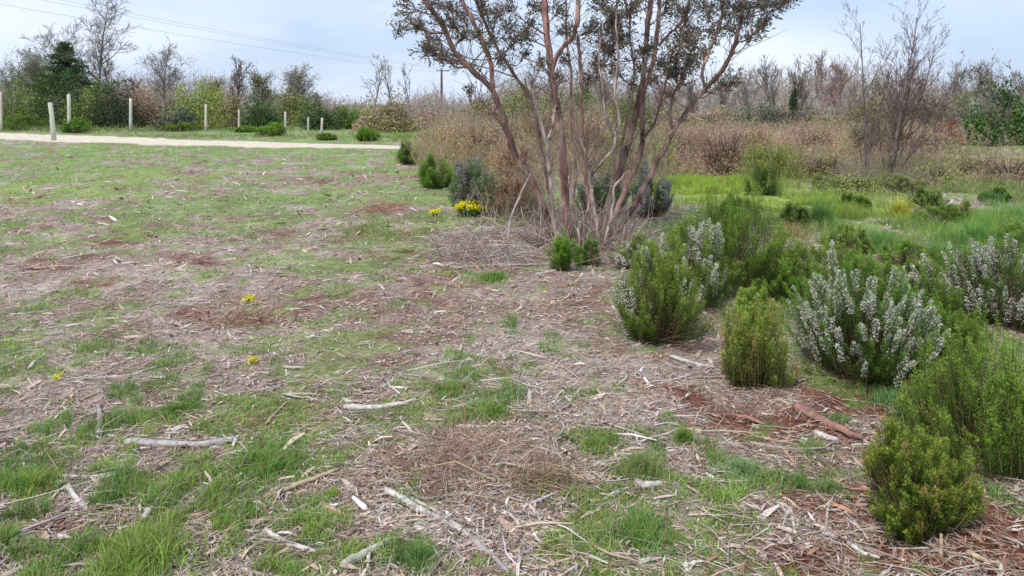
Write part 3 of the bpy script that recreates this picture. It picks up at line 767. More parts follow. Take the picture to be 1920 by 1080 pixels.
# ---------------------------------------------------------------- dead clump and brush pile
def heap(name, label, cat, px, py, wpx, dpx, hgt, n, cols, seed, ln=.16, group=None, rmax=.0022):
    rng = np.random.default_rng(6000 + seed)
    X, Y = P(px, py); R = wpx / 2 / F * Y; D = dpx / 2 * Y * Y / (F * H)
    o = thing(name, label, cat, (X, Y, 0), group)
    a_ = rng.uniform(0, 2 * math.pi, n); q = np.sqrt(rng.uniform(0, 1, n))
    x = q * R * np.cos(a_); y = q * D * np.sin(a_); top = hgt * (1 - q ** 2) * (.5 + fbm((x + X) * 6, (y + Y) * 6, 7, 2))
    q2 = fbm((x + X) * 2.5, (y + Y) * 2.5, 19, 2) > .38; x = np.where(q2, x, x * .6); top = top * np.where(q2, 1, .5)
    z = gz(x + X, y + Y) + top * rng.uniform(.1, 1, n)
    p0 = np.stack([x, y, z], 1); d1 = nrm(rng.normal(size=(n, 3)) * [1, 1, .35] + np.stack([x / R, y / D, np.full(n, .1)], 1) * .4)
    L_ = ln * rng.lognormal(0, .4, n)
    p1 = p0 + d1 * (L_ / 2)[:, None]; d2 = nrm(d1 + rng.normal(size=(n, 3)) * .35 - [0, 0, .25]); p2 = p1 + d2 * (L_ / 2)[:, None]
    rr_ = np.maximum(rng.uniform(.0007, rmax, n), Y / 773 * .17); c = pick(rng, cols, n)
    m = MB(); segs(m, p0, p1, rr_, rr_ * .9, 3, c); segs(m, p1, p2, rr_ * .9, rr_ * .4, 3, c)
    m.build('stalks', M_twig, o)
    return o
heap('dead_grass_clump', 'flattened clump of brown dead stalks right of the curved pale stick', 'dead plants', 885, 875, 380, 125, .022, 2600, [(.40, .29, .24), (.50, .40, .33), (.28, .18, .14), (.36, .22, .15)], 1, .12)
heap('dead_grass_clump', 'low dark mound of dead grass just right of the flattened clump', 'dead plants', 1020, 922, 150, 40, .05, 700, [(.2, .17, .10), (.32, .26, .15), (.42, .3, .2)], 2, .09)
heap('brush_pile', 'pile of grey bare twigs left of the trunks', 'brush', 915, 466, 210, 70, .26, 1300, [(.42, .35, .31), (.52, .45, .41), (.28, .2, .17), (.58, .5, .46)], 3, .34, rmax=.005)
heap('brush_pile', 'grey bare twigs heaped right of the trunks', 'brush', 1175, 475, 150, 46, .18, 650, [(.42, .35, .31), (.52, .45, .41), (.28, .2, .17)], 4, .28)
heap('brush_pile', 'small heap of reddish bark far across the field', 'brush', 716, 396, 76, 14, .12, 260, [(.34, .16, .11), (.42, .24, .17), (.5, .38, .3)], 5, .25)
heap('dead_grass_clump', 'brown dead clump below the lone yellow flowers', 'dead plants', 465, 602, 110, 26, .06, 420, [(.38, .25, .18), (.5, .38, .3), (.26, .15, .1)], 6, .14)

# ---------------------------------------------------------------- yellow flowers
def flowers(label, px, py, wpx, h, n, seed, leafn=160):
    rng = np.random.default_rng(7000 + seed)
    X, Y = P(px, py); R = wpx / 2 / F * Y
    o = thing('yellow_flowers', label, 'flowers', (X, Y, float(gz(X, Y))), 'yellow flowers')
    a_ = rng.uniform(0, 2 * math.pi, n); r = R * np.sqrt(rng.uniform(0, 1, n))
    tip = np.stack([r * np.cos(a_), r * np.sin(a_), h * rng.uniform(.7, 1.1, n) * (1.1 - .4 * r / R)], 1)
    root = tip * [.4, .4, 0]
    m = MB(); segs(m, root, tip, .002, .0015, 3, (.12, .25, .04)); 
    lp = root[rng.integers(0, n, leafn)] + (tip - root)[rng.integers(0, n, leafn)] * rng.uniform(.1, .8, (leafn, 1))
    leaves(m, lp, h * .22, jit(rng, (.12, .28, .05), leafn), rng); m.build('leaves', M_leaf, o)
    f = MB(); k = 16
    fp = np.repeat(tip, k, 0) + rng.normal(size=(n * k, 3)) * [.012, .012, .006] * max(1, Y / 7)
    leaves(f, fp, .018 * max(1, Y / 6), jit(rng, (.78, .70, .03), n * k, .12, .03), rng, .7); f.build('petals', M_petal, o)
flowers('bright yellow flower cluster before the greyish heath bush', 880, 408, 56, .24, 60, 1)
flowers('smaller yellow flowers right beside the bright cluster', 908, 407, 26, .13, 12, 2)
flowers('yellow green flower plant left of the bright cluster', 815, 410, 20, .12, 8, 3)
flowers('lone yellow flowers in the left field', 467, 570, 24, .05, 9, 4, 60)
flowers('single yellow dandelion low in the left grass', 475, 690, 16, .04, 4, 5, 40)
flowers('tiny yellow flower near the left edge', 108, 713, 12, .03, 3, 6, 30)

# ---------------------------------------------------------------- main multi-stemmed tree
rng = np.random.default_rng(77)
TB = PZ(1090, 462)
tree = thing('multi_stem_tree', 'multi stemmed tree with smooth reddish bark fanning out from one foot', 'tree', TB)
RED = np.array([.33, .19, .165]); PALE = np.array([.46, .37, .33]); DRK = np.array([.12, .075, .065])
# (points px, depth offset at the foot, at the top, radius px at foot, top, colour)
ST = [
 ([(1048, 462), (1035, 430), (1018, 385), (992, 330), (965, 290), (945, 225), (924, 168), (890, 135), (858, 108), (838, 62), (815, 25), (798, 0), (778, -45), (765, -110), (740, -190)], .15, -.5, 9.5, 5, RED * .8),
 ([(924, 168), (922, 130), (914, 100), (902, 72), (886, 36), (866, 5), (850, -40), (838, -120), (842, -210)], .0, .3, 6.5, 3.5, RED * .9),
 ([(1050, 460), (1036, 410), (1030, 345), (1014, 285), (1006, 225), (992, 180), (966, 142), (937, 100), (914, 54), (895, 8), (880, -50), (868, -140), (880, -240)], .5, 1.2, 6, 3.5, DRK * 1.2),
 ([(1072, 466), (1063, 420), (1060, 370), (1057, 320), (1053, 262), (1045, 205), (1035, 150), (1028, 90), (1024, 40), (1021, 0), (1010, -70), (1015, -160), (1000, -260)], -.05, .0, 11.5, 6, RED * 1.15),
 ([(1044, 205), (1036, 150), (1036, 122), (1052, 92), (1076, 68), (1084, 36), (1084, 0), (1092, -70), (1085, -170)], -.1, -.4, 7, 4, RED * 1.1),
 ([(1112, 466), (1108, 410), (1100, 350), (1094, 280), (1090, 225), (1089, 180), (1090, 150), (1088, 108), (1084, 68)], .3, -.25, 6, 4, RED * .95),
 ([(1054, 458), (1040, 425), (1034, 375), (1030, 325), (1024, 270), (1016, 230), (1004, 190), (990, 160)], -.25, -.7, 7, 3, PALE),
 ([(1024, 270), (1036, 232), (1040, 200), (1046, 190)], -.4, -.1, 4, 3, PALE),
 ([(1128, 462), (1138, 410), (1150, 360), (1164, 318), (1172, 290), (1181, 262), (1194, 206), (1203, 167), (1211, 112), (1213, 55), (1221, 0), (1228, -70), (1218, -170), (1225, -270)], .0, .2, 9.5, 5, DRK * 1.5),
 ([(1135, 462), (1146, 420), (1165, 372), (1185, 330), (1199, 298), (1206, 260), (1203, 215), (1205, 172), (1219, 139), (1230, 90), (1234, 40), (1236, 0), (1248, -80), (1262, -180)], .35, .7, 8.5, 4.5, RED * .85),
 ([(1140, 466), (1160, 430), (1190, 385), (1214, 340), (1238, 292), (1261, 252), (1280, 218), (1303, 189), (1322, 167), (1350, 139), (1367, 111), (1383, 70), (1390, 30), (1405, -15), (1430, -70), (1440, -150)], .1, -.3, 7.5, 4, RED * .62),
 ([(1322, 167), (1314, 139), (1330, 94), (1347, 55), (1358, 15), (1352, -60), (1362, -140)], .0, .6, 4.5, 2.5, RED * .8),
 ([(1236, 86), (1252, 66), (1278, 44), (1290, 15), (1300, -50)], .6, .9, 4, 2, RED * .8),
 ([(1110, 472), (1121, 448), (1118, 415), (1110, 371), (1105, 324), (1096, 285), (1088, 258)], -.35, -.5, 6.5, 3, PALE * .95),
 ([(1106, 330), (1125, 308), (1150, 280), (1154, 255), (1162, 222), (1150, 170), (1160, 110), (1155, 50), (1158, -20)], -.4, -.6, 4.2, 2.4, PALE * .9),
 ([(1154, 257), (1142, 235), (1133, 205), (1131, 165), (1122, 120), (1128, 60)], -.45, -.3, 3.5, 2, PALE * .85),
 ([(1128, 462), (1144, 412), (1151, 377), (1150, 350), (1165, 335), (1180, 318)], -.35, -.4, 4.5, 2.2, PALE * 1.1),
 ([(1088, 462), (1083, 400), (1070, 365), (1066, 330)], -.4, -.6, 3.2, 1.6, PALE),
 ([(1094, 460), (1098, 410), (1104, 380), (1108, 355)], -.45, -.5, 3.2, 1.6, PALE * .9),
 ([(948, 452), (956, 412), (974, 370), (994, 326)], -.5, -.2, 2.8, 2.2, PALE * .9),
 ([(1120, 462), (1132, 400), (1148, 350), (1160, 300), (1172, 240), (1185, 185), (1190, 130), (1180, 60), (1186, -20)], .7, .9, 5, 2.4, RED * .7),
 ([(1066, 462), (1070, 400), (1080, 330), (1078, 262), (1070, 200), (1072, 140), (1060, 60), (1062, -20)], .6, 1.1, 4.5, 2.2, RED * .7),
 ([(1205, 262), (1225, 235), (1238, 200), (1250, 150), (1270, 110), (1275, 60), (1300, 20)], .4, .8, 3.5, 2, RED * .7),
 ([(1261, 252), (1256, 215), (1262, 180), (1286, 130), (1300, 85)], .0, -.4, 3.2, 1.8, RED * .7),
 ([(966, 290), (948, 248), (934, 226), (912, 200), (890, 182)], .0, -.4, 2.6, 1.4, RED * .8),
 ([(858, 108), (880, 130), (908, 146), (918, 160)], -.2, -.1, 2.6, 2.6, RED * .7),
 ([(1098, 470), (1080, 492), (1050, 512), (1020, 535)], -.3, -.75, 4.0, 2.2, PALE),
 ([(1120, 470), (1106, 440), (1098, 425), (1086, 415)], -.4, -.6, 4, 2, PALE)]
bark_pts = []
for k, (pts, d0, d1, r0, r1, col) in enumerate(ST):
    n0 = len(pts); W3 = []
    cum = np.concatenate([[0], np.cumsum(np.linalg.norm(np.diff(np.array(pts, float), axis=0), axis=1))]); cum /= cum[-1]
    for (px, py), t_ in zip(pts, cum):
        Yd = TB[1] + d0 + (d1 - d0) * t_
        W3.append(at(px, py, Yd))
    W3 = np.array(W3)
    if pts[0][1] > 440: W3[0][2] = min(W3[0][2], -.03)
    n = max(12, n0 * 4)
    q = smooth_line(W3 - TB, n)
    q[1:-1] += rng.normal(size=(n - 2, 3)) * .004
    rad = np.linspace(r0, r1, n) * .72 / F * TB[1] * (1 + .06 * rng.normal(size=n))
    if pts[0][1] > 440 and r0 > 5: rad[:4] *= np.array([1.35, 1.25, 1.15, 1.05])
    cl = jit(rng, col, n, .1, .03)
    pal = np.clip(noise(np.arange(n) * .35, np.full(n, k * 3.1), 5) * 2 - .8, 0, 1)[:, None]
    dk = np.clip(noise(np.arange(n) * .5, np.full(n, k * 5.7), 8) * 2.4 - 1.2, 0, 1)[:, None]
    cl = cl * (1 - pal * .6) + PALE * pal * .6; cl = cl * (1 - .5 * dk)
    m = MB(); tube(m, q, rad, 10, cl, rng, .06)
    m.build('stem', M_bark, tree, smooth=True)
    for j in range(n): bark_pts.append((*q[j], rad[j]))
bark_pts = np.array(bark_pts)

# crown clumps (px, py, radius px, amount)
CL = [(760, 15, 28, 1), (800, 10, 26, 1), (745, 58, 18, .8), (785, 55, 16, .6), (775, 45, 18, .7), (808, 105, 26, 1), (830, 112, 28, 1), (800, 96, 22, .9), (845, 118, 20, .8), (850, 45, 24, 1), (845, 20, 28, 1),
      (870, 35, 20, 1), (812, 75, 16, .7), (822, 45, 18, .6), (950, 15, 28, 1), (930, 25, 26, 1), (960, 50, 24, .9), (985, 70, 24, .9), (965, 80, 22, .9), (940, 112, 16, .5), (1000, 45, 24, .8), (985, 100, 14, .5), (1010, 120, 16, .5),
      (1050, 20, 20, .6), (1065, 60, 18, .6), (1000, 15, 24, 1), (1130, 20, 34, 1.6), (1160, 40, 36, 2), (1140, 60, 32, 1.6), (1125, 90, 28, 1.4), (1150, 95, 28, 1.4), (1120, 125, 26, 1.2), (1175, 15, 30, 1.4), (1110, 55, 22, 1),
      (1150, 130, 20, .9), (1105, 145, 18, .7), (1170, 75, 24, 1.1), (1190, 110, 18, .6), (1255, 15, 28, 1), (1285, 25, 34, 1.4), (1300, 60, 30, 1.3), (1275, 75, 26, 1.2), (1290, 95, 28, 1.2), (1260, 100, 24, 1), (1320, 20, 34, 1.4), (1350, 15, 34, 1.4), (1380, 20, 32, 1.3),
      (1340, 55, 26, 1), (1365, 55, 24, .9), (1400, 45, 24, .9), (1405, 15, 28, 1.1), (1430, 15, 24, 1), (1425, 55, 16, .7), (1455, 10, 22, .9), (1480, 5, 20, .8), (1500, -5, 18, .8), (1436, 40, 14, .5), (1235, 118, 18, .7), (1265, 130, 22, .9), (1250, 140, 18, .7),
      (1290, 130, 18, .7), (1215, 95, 16, .7), (1205, 130, 16, .5), (1300, 118, 18, .6), (1375, 150, 22, .7), (1350, 160, 18, .5), (1255, 180, 14, .4), (1185, 160, 14, .5), (1320, 105, 18, .5), (870, 70, 16, .6), (895, 60, 14, .4), (1060, 110, 14, .4), (880, 168, 12, .4), (1225, 150, 14, .5),
      (920, 80, 14, .4), (905, 20, 18, .8), (1050, 145, 12, .3), (1410, 70, 14, .4)]
for k in range(110):
    CL.append((rng.uniform(720, 1500), -rng.uniform(20, 330) * (1 - ((rng.uniform(-1, 1)) ** 2) * .3), rng.uniform(22, 40), 1.2))
tw = MB(); lf = MB()
for (px, py, r, am) in CL:
    dY = rng.uniform(-.7, .9)
    c = at(px, py, TB[1] + dY) - TB
    R = r / F * TB[1]
    # a twig from a lower stem point
    dd = bark_pts[:, :3] - c
    sc_ = np.linalg.norm(dd, axis=1) + np.where(dd[:, 2] > -.08, 1.2, 0)
    j = np.argmin(sc_ + rng.uniform(0, .15, len(sc_)))
    p0 = bark_pts[j, :3]
    mid = (p0 + c) / 2 + rng.normal(size=3) * .07 + [0, 0, -.04]
    q = smooth_line(np.array([p0, mid, c]), 8)
    tube(tw, q, np.linspace(.010, .004, 8) * rng.uniform(.6, 1.1), 5, jit(rng, (.19, .125, .11), 8), rng, 0, False)
    nt_ = int(16 * am) + 5
    e = c + nrm(rng.normal(size=(nt_, 3)) + [0, 0, .5]) * R * rng.uniform(.3, 1.25, (nt_, 1))
    s0 = q[rng.integers(4, 8, nt_)]
    segs(tw, s0, e, .004, .0015, 3, jit(rng, (.18, .12, .10), nt_))
    nl = 13
    tpos = rng.uniform(.45, 1.08, (nt_, nl, 1))
    pos = s0[:, None] + (e - s0)[:, None] * tpos + rng.normal(size=(nt_, nl, 3)) * .022
    gn = rng.uniform(size=nt_)[:, None, None] * np.ones((nt_, nl, 1))
    colr = np.where(gn < .55, [[[.17, .175, .145]]], np.where(gn < .78, [[[.20, .19, .12]]], [[[.24, .15, .115]]])).reshape(-1, 3)
    dirs_ = np.repeat(nrm(e - s0), nl, 0)
    leaves(lf, pos.reshape(-1, 3), rng.uniform(.030, .058, nt_ * nl), colr * rng.uniform(.6, 1.35, (nt_ * nl, 1)), rng, .34, 0, dirs_)
# loose fine twigs rising from the stems
n = 1300
j = rng.integers(0, len(bark_pts), n * 4)
j = j[(bark_pts[j, 2] > .7)][:n]; n = len(j)
p0 = bark_pts[j, :3]; d = nrm(rng.normal(size=(n, 3)) * [1, 1, .3] + [0, 0, 1.1]); l = rng.uniform(.15, .7, (n, 1))
p1 = p0 + d * l * .5; p2 = p1 + nrm(d + rng.normal(size=(n, 3)) * .35) * l * .5
segs(tw, p0, p1, .004, .003, 3, jit(rng, (.22, .16, .14), n)); segs(tw, p1, p2, .003, .0012, 3, jit(rng, (.22, .16, .14), n))
tw.build('branches', M_twig, tree)
lf.build('crown', M_leaf, tree)
# tangle of bare shoots round the foot
bt = MB(); n = 760
a_ = rng.uniform(0, 2 * math.pi, n); r = .06 + .34 * rng.uniform(0, 1, n) ** .8
p0 = np.stack([r * np.cos(a_) * 1.3, r * np.sin(a_) - .05, np.full(n, -.02)], 1)
d = nrm(np.stack([np.cos(a_) * .5, np.sin(a_) * .4, np.full(n, 1.0)], 1) + rng.normal(size=(n, 3)) * .6); l = rng.lognormal(math.log(.33), .6, n)[:, None]; l = np.minimum(l, .62)
p1 = p0 + d * l * .4; d = nrm(d + rng.normal(size=(n, 3)) * .4); p2 = p1 + d * l * .35; d = nrm(d + rng.normal(size=(n, 3)) * .5); p3 = p2 + d * l * .3
cc = pick(rng, [(.40, .32, .28), (.52, .44, .40), (.24, .16, .13)], n)
for A1, B1, ra, rb in ((p0, p1, .0055, .0045), (p1, p2, .0045, .0035), (p2, p3, .0035, .0018)): segs(bt, A1, B1, ra, rb, 4, cc)
bt.build('basal_shoots', M_twig, tree)

# ---------------------------------------------------------------- bare and leafy trees further off
def grow(rng, height, levels=4, spread=.55, nk=(9, 6, 4, 3), trunk_r=None, up=.25, start=.25, wob=.06, ratio=.52):
    """skeleton: list of segments (A, B, ra, rb) and tips"""
    A = []; B = []; RA = []; RB = []; tips = []; LV = []
    trunk_r = trunk_r or height * .018
    def br(p, d, length, r, lv):
        n = 7 if lv == 0 else (5 if lv == 1 else 3)
        pts = [p]; rads = [r]
        for k in range(n):
            d = nrm(d + rng.normal(size=3) * wob * (1 + lv * .9) + np.array([0, 0, up * .12 * (lv > 0)]))
            p = p + d * length / n; pts.append(p); rads.append(r * (1 - .78 * (k + 1) / n))
        for k in range(n):
            A.append(pts[k]); B.append(pts[k + 1]); RA.append(rads[k]); RB.append(rads[k + 1]); LV.append(lv)
        if lv >= levels - 1:
            tips.append(pts[-1]); return
        m = nk[lv]
        for q in range(m):
            f = (start + (1 - start) * (q + rng.uniform(.1, .9)) / m) if lv == 0 else rng.uniform(.2, 1.0)
            k = min(int(f * n), n - 1); pos = pts[k] + (pts[k + 1] - pts[k]) * (f * n - k)
            td = nrm(pts[k + 1] - pts[k])
            side = nrm(np.cross(td, rng.normal(size=3)))
            ang = spread * rng.uniform(.7, 1.3)
            nd = nrm(td * math.cos(ang) + side * math.sin(ang) + np.array([0, 0, up * .4]))
            br(pos, nd, length * ratio * rng.uniform(.65, 1.2) * (1.15 - .5 * f if lv == 0 else 1), max(rads[k] * .6, .004), lv + 1)
    br(np.zeros(3), np.array([rng.normal(0, .05), rng.normal(0, .05), 1.0]), height, trunk_r, 0)
    return np.array(A), np.array(B), np.array(RA), np.array(RB), np.array(tips)[:, :], 7

def make_tree(name, label, cat, loc, skel, height, col, leafn=0, leafcol=None, leafsize=.12, leafspread=.25, seed=0, group=None, minr=.008, ivy=None):
    rng = np.random.default_rng(8000 + seed)
    A, B, RA, RB, tips, _n = skel
    o = thing(name, label, cat, loc, group)
    big = np.zeros(len(A), bool); big[:7] = True; ivs = RA > np.max(RA) * .28
    m = MB(); tube(m, np.concatenate([A[:7], B[6:7]]), np.append(RA[:7], RB[6]), 8, jit(rng, col, 8, .12)); m.build('trunk', M_bark, o, smooth=True)
    m = MB(); s_ = ~big; segs(m, A[s_], B[s_], np.maximum(RA[s_], minr), np.maximum(RB[s_], minr * .7), 3, jit(rng, col, s_.sum(), .2)); m.build('branches', M_twig, o)
    if leafn:
        mids = np.concatenate([tips, (A[s_] + B[s_]) / 2])
        p = mids[rng.integers(0, len(mids), leafn)] + rng.normal(size=(leafn, 3)) * leafspread
        lc = np.asarray(leafcol, float)
        c = pick(rng, lc if lc.ndim == 2 else [leafcol], leafn, None, .35)
        m = MB(); leaves(m, p, leafsize * rng.uniform(.6, 1.3, leafn), c, rng, .55); m.build('crown', M_leaf, o)
    if ivy:
        k = np.where(ivs & (A[:, 2] < height * ivy))[0]
        nn = 1500; kk = rng.choice(k, nn); p = A[kk] + (B - A)[kk] * rng.uniform(0, 1, (nn, 1)) + rng.normal(size=(nn, 3)) * .15
        m = MB(); leaves(m, p, .11, jit(rng, (.05, .085, .03), nn, .3), rng, .7); m.build('ivy', M_leaf, o)
    return o

def bush(name, label, cat, loc, R, Ht, n, cols, seed, leaf=.09, group=None, twigs=0, twigcol=(.2, .15, .13), nl=22, flat=.8):
    rng = np.random.default_rng(9000 + seed)
    o = thing(name, label, cat, loc, group)
    cs = nrm(rng.normal(size=(nl, 3)) * [1, 1, .9] + [0, 0, .35]) * (rng.uniform(.25, .85, (nl, 1)) ** .7)
    cs[:, 2] = np.abs(cs[:, 2]); rr_ = rng.uniform(.16, .36, nl)
    k = rng.integers(0, nl, n); dirs_ = nrm(rng.normal(size=(n, 3)))
    p = cs[k] + dirs_ * (rr_[k] * rng.uniform(.55, 1.12, n))[:, None]
    low = rng.uniform(size=n) < .25
    p[low] = (nrm(rng.normal(size=(low.sum(), 3))) * [1, 1, .3] + [0, 0, .25]) * rng.uniform(.6, .95, (low.sum(), 1))
    p[:, 2] = np.abs(p[:, 2]); p[:, 2] /= np.percentile(p[:, 2], 98.5); p[:, :2] /= np.percentile(np.abs(p[:, 0]), 97)
    p = p * [R, R * flat, Ht]
    cl = np.asarray(cols, float) * 1.3; ci = (k % len(cl))
    c = cl[ci] * rng.uniform(.45, 1.5, (n, 1)) * (1 + rng.normal(size=(n, 3)) * .05)
    m = MB(); leaves(m, p, leaf * rng.uniform(.6, 1.4, n), c, rng, .6); m.build('foliage', M_leaf, o)
    nt_ = max(twigs, 40)
    th = rng.uniform(0, 2 * math.pi, nt_); e = nrm(np.stack([np.cos(th) * .7, np.sin(th) * .7, rng.uniform(.4, 1.4, nt_)], 1)) * [R * 1.05, R * flat, Ht * 1.1] * rng.uniform(.6, 1.05, (nt_, 1))
    b0 = e * .12; b0[:, 2] = 0; mid = e * .55 + rng.normal(size=(nt_, 3)) * R * .08
    m = MB(); segs(m, b0, mid, .018, .012, 3, jit(rng, twigcol, nt_)); segs(m, mid, e, .012, .006, 3, jit(rng, twigcol, nt_)); m.build('stems', M_twig, o)
    return o

def place(px, top, Y):
    """ground point at depth Y under pixel column px, and the height that reaches photo row top"""
    X = (px - CX) / F * Y
    return (X, Y, float(gz(X, Y)) - .03), H + (YH - top) / F * Y

GB = (.23, .205, .20); GBr = (.27, .19, .18)
R_ = np.random.default_rng
def bare(label, px, top, Y, seed, col=GB, name='bare_tree', cat='tree', leafn=0, leafcol=None, group='bare trees behind the field', ls=.12, ivy=None, **kw):
    loc, ht = place(px, top, Y)
    sk = grow(R_(seed), ht * .93, **kw)
    s = ht / max(sk[1][:, 2].max(), .1); sk = tuple(v * s for v in sk[:5]) + (7,); sk[2][:] /= s; sk[3][:] /= s
    return make_tree(name, label, cat, loc, sk, ht, col, leafn, leafcol, ls, .22, seed, group, minr=Y * .0002 + .001, ivy=ivy)

# left tree line
nk4 = (15, 9, 6, 4)
bare('tallest bare tree of the left tree line, cut by the top edge', 183, -25, 58, 101, nk=(17, 10, 7, 4), spread=.85, levels=4, start=.38, trunk_r=.14, ratio=.42)
bare('thin bare tree just left of the tallest one', 102, 22, 66, 102, nk=nk4, spread=.8, levels=4, start=.45, trunk_r=.1, ratio=.45)
bare('small dark bare tree right behind the tallest one', 215, 82, 62, 103, nk=nk4, spread=.6, levels=4, start=.3, trunk_r=.1, ratio=.42)
bare('bare tree with forked rounded crown standing alone over pinkish brush', 306, 60, 52, 104, nk=(15, 10, 6, 4), spread=.85, start=.34, levels=4, trunk_r=.12, ratio=.52, up=.15)
bare('dense grey bare tree above the yellow green bush', 436, 100, 58, 105, nk=(20, 11, 7, 4), spread=.5, levels=4, start=.25, trunk_r=.12, ratio=.36, leafn=500, leafcol=(.2, .17, .15))
bud = 'budding_tree'
bare('budding olive tree between the grey tree and the pale one', 492, 120, 60, 106, name=bud, leafn=2600, leafcol=[(.33, .34, .13), (.28, .28, .13)], nk=nk4, levels=4, spread=.65, ratio=.5, group='budding trees')
bare('pale budding tree at the low end of the left tree line', 560, 120, 58, 107, name=bud, leafn=2200, leafcol=[(.38, .38, .22), (.32, .31, .2)], nk=nk4, levels=4, spread=.75, ratio=.55, group='budding trees')
bare('budding grey green tree at the left edge', 20, 92, 62, 108, name=bud, leafn=2600, leafcol=[(.2, .23, .13), (.25, .25, .17)], nk=nk4, levels=4, spread=.6, ratio=.52, group='budding trees')
bare('yellow green budding tree left of the dark conifer', 66, 84, 64, 109, name=bud, leafn=3400, leafcol=[(.32, .35, .09), (.22, .26, .1)], nk=nk4, levels=4, spread=.6, ratio=.52, group='budding trees')
bare('low olive tree left of the grey dense one', 392, 140, 62, 110, name=bud, leafn=2400, leafcol=[(.32, .33, .12), (.36, .32, .16)], nk=nk4, levels=4, spread=.6, ratio=.52, group='budding trees')
bare('pinkish bare tree between the tallest tree and the forked one', 258, 142, 66, 111, col=GBr, nk=nk4, levels=4, spread=.5, ratio=.4)
bare('thin bare tree at the right end of the left tree line', 596, 172, 70, 112, nk=nk4, levels=4, spread=.5, ratio=.4, leafn=600, leafcol=(.2, .2, .12))
bare('wispy bare tree in the gap left of the main tree', 697, 98, 55, 113, col=(.24, .2, .19), nk=(9, 6, 4, 3), levels=4, spread=.55, ratio=.4, start=.35)
bare('wispy bare tree next to the first one in the gap', 735, 108, 58, 114, col=(.25, .21, .2), nk=(9, 6, 4, 3), levels=4, spread=.45, ratio=.4, start=.35)
bare('faint bare tree behind the far left twigs of the main tree', 768, 118, 62, 115, col=(.25, .21, .2), nk=(8, 6, 4, 3), levels=4, spread=.45, ratio=.4, start=.35)
# dark conifer: whorled drooping boughs
def conifer(label, px, top, Y, seed):
    rng = R_(seed); loc, ht = place(px, top, Y)
    o = thing('conifer', label, 'tree', loc)
    m = MB(); tube(m, np.array([[0, 0, -.1], [.03, 0, ht * .5], [0, .02, ht * .99]]), [.16, .1, .02], 8, (.14, .1, .08)); m.build('trunk', M_bark, o)
    A = []; Bv = []; P_ = []; 
    for k in range(95):
        h_ = ht * rng.uniform(.36, .98); a_ = rng.uniform(0, 2 * math.pi); l = (1 - (h_ / ht) ** 1.5) * ht * .5 * rng.uniform(.6, 1.15) + .2
        s = np.array([0, 0, h_]); e = s + np.array([math.cos(a_) * l, math.sin(a_) * l, l * rng.uniform(-.12, .38)])
        A.append(s); Bv.append(e)
        nn = int(70 + l * 75); t_ = rng.uniform(.2, 1.03, (nn, 1)); P_.append(s + (e - s) * t_ + rng.normal(size=(nn, 3)) * [.16, .16, .07])
    m = MB(); segs(m, A, Bv, .035, .01, 4, (.13, .1, .08)); m.build('boughs', M_twig, o)
    P_ = np.concatenate(P_); m = MB(); leaves(m, P_, .15 * rng.uniform(.6, 1.3, len(P_)), pick(rng, [(.06, .11, .04), (.11, .17, .05), (.045, .08, .03)], len(P_)), rng, .4)
    m.build('crown', M_leaf, o)
conifer('dark green conifer rising from the left tree line', 120, 78, 56, 201)
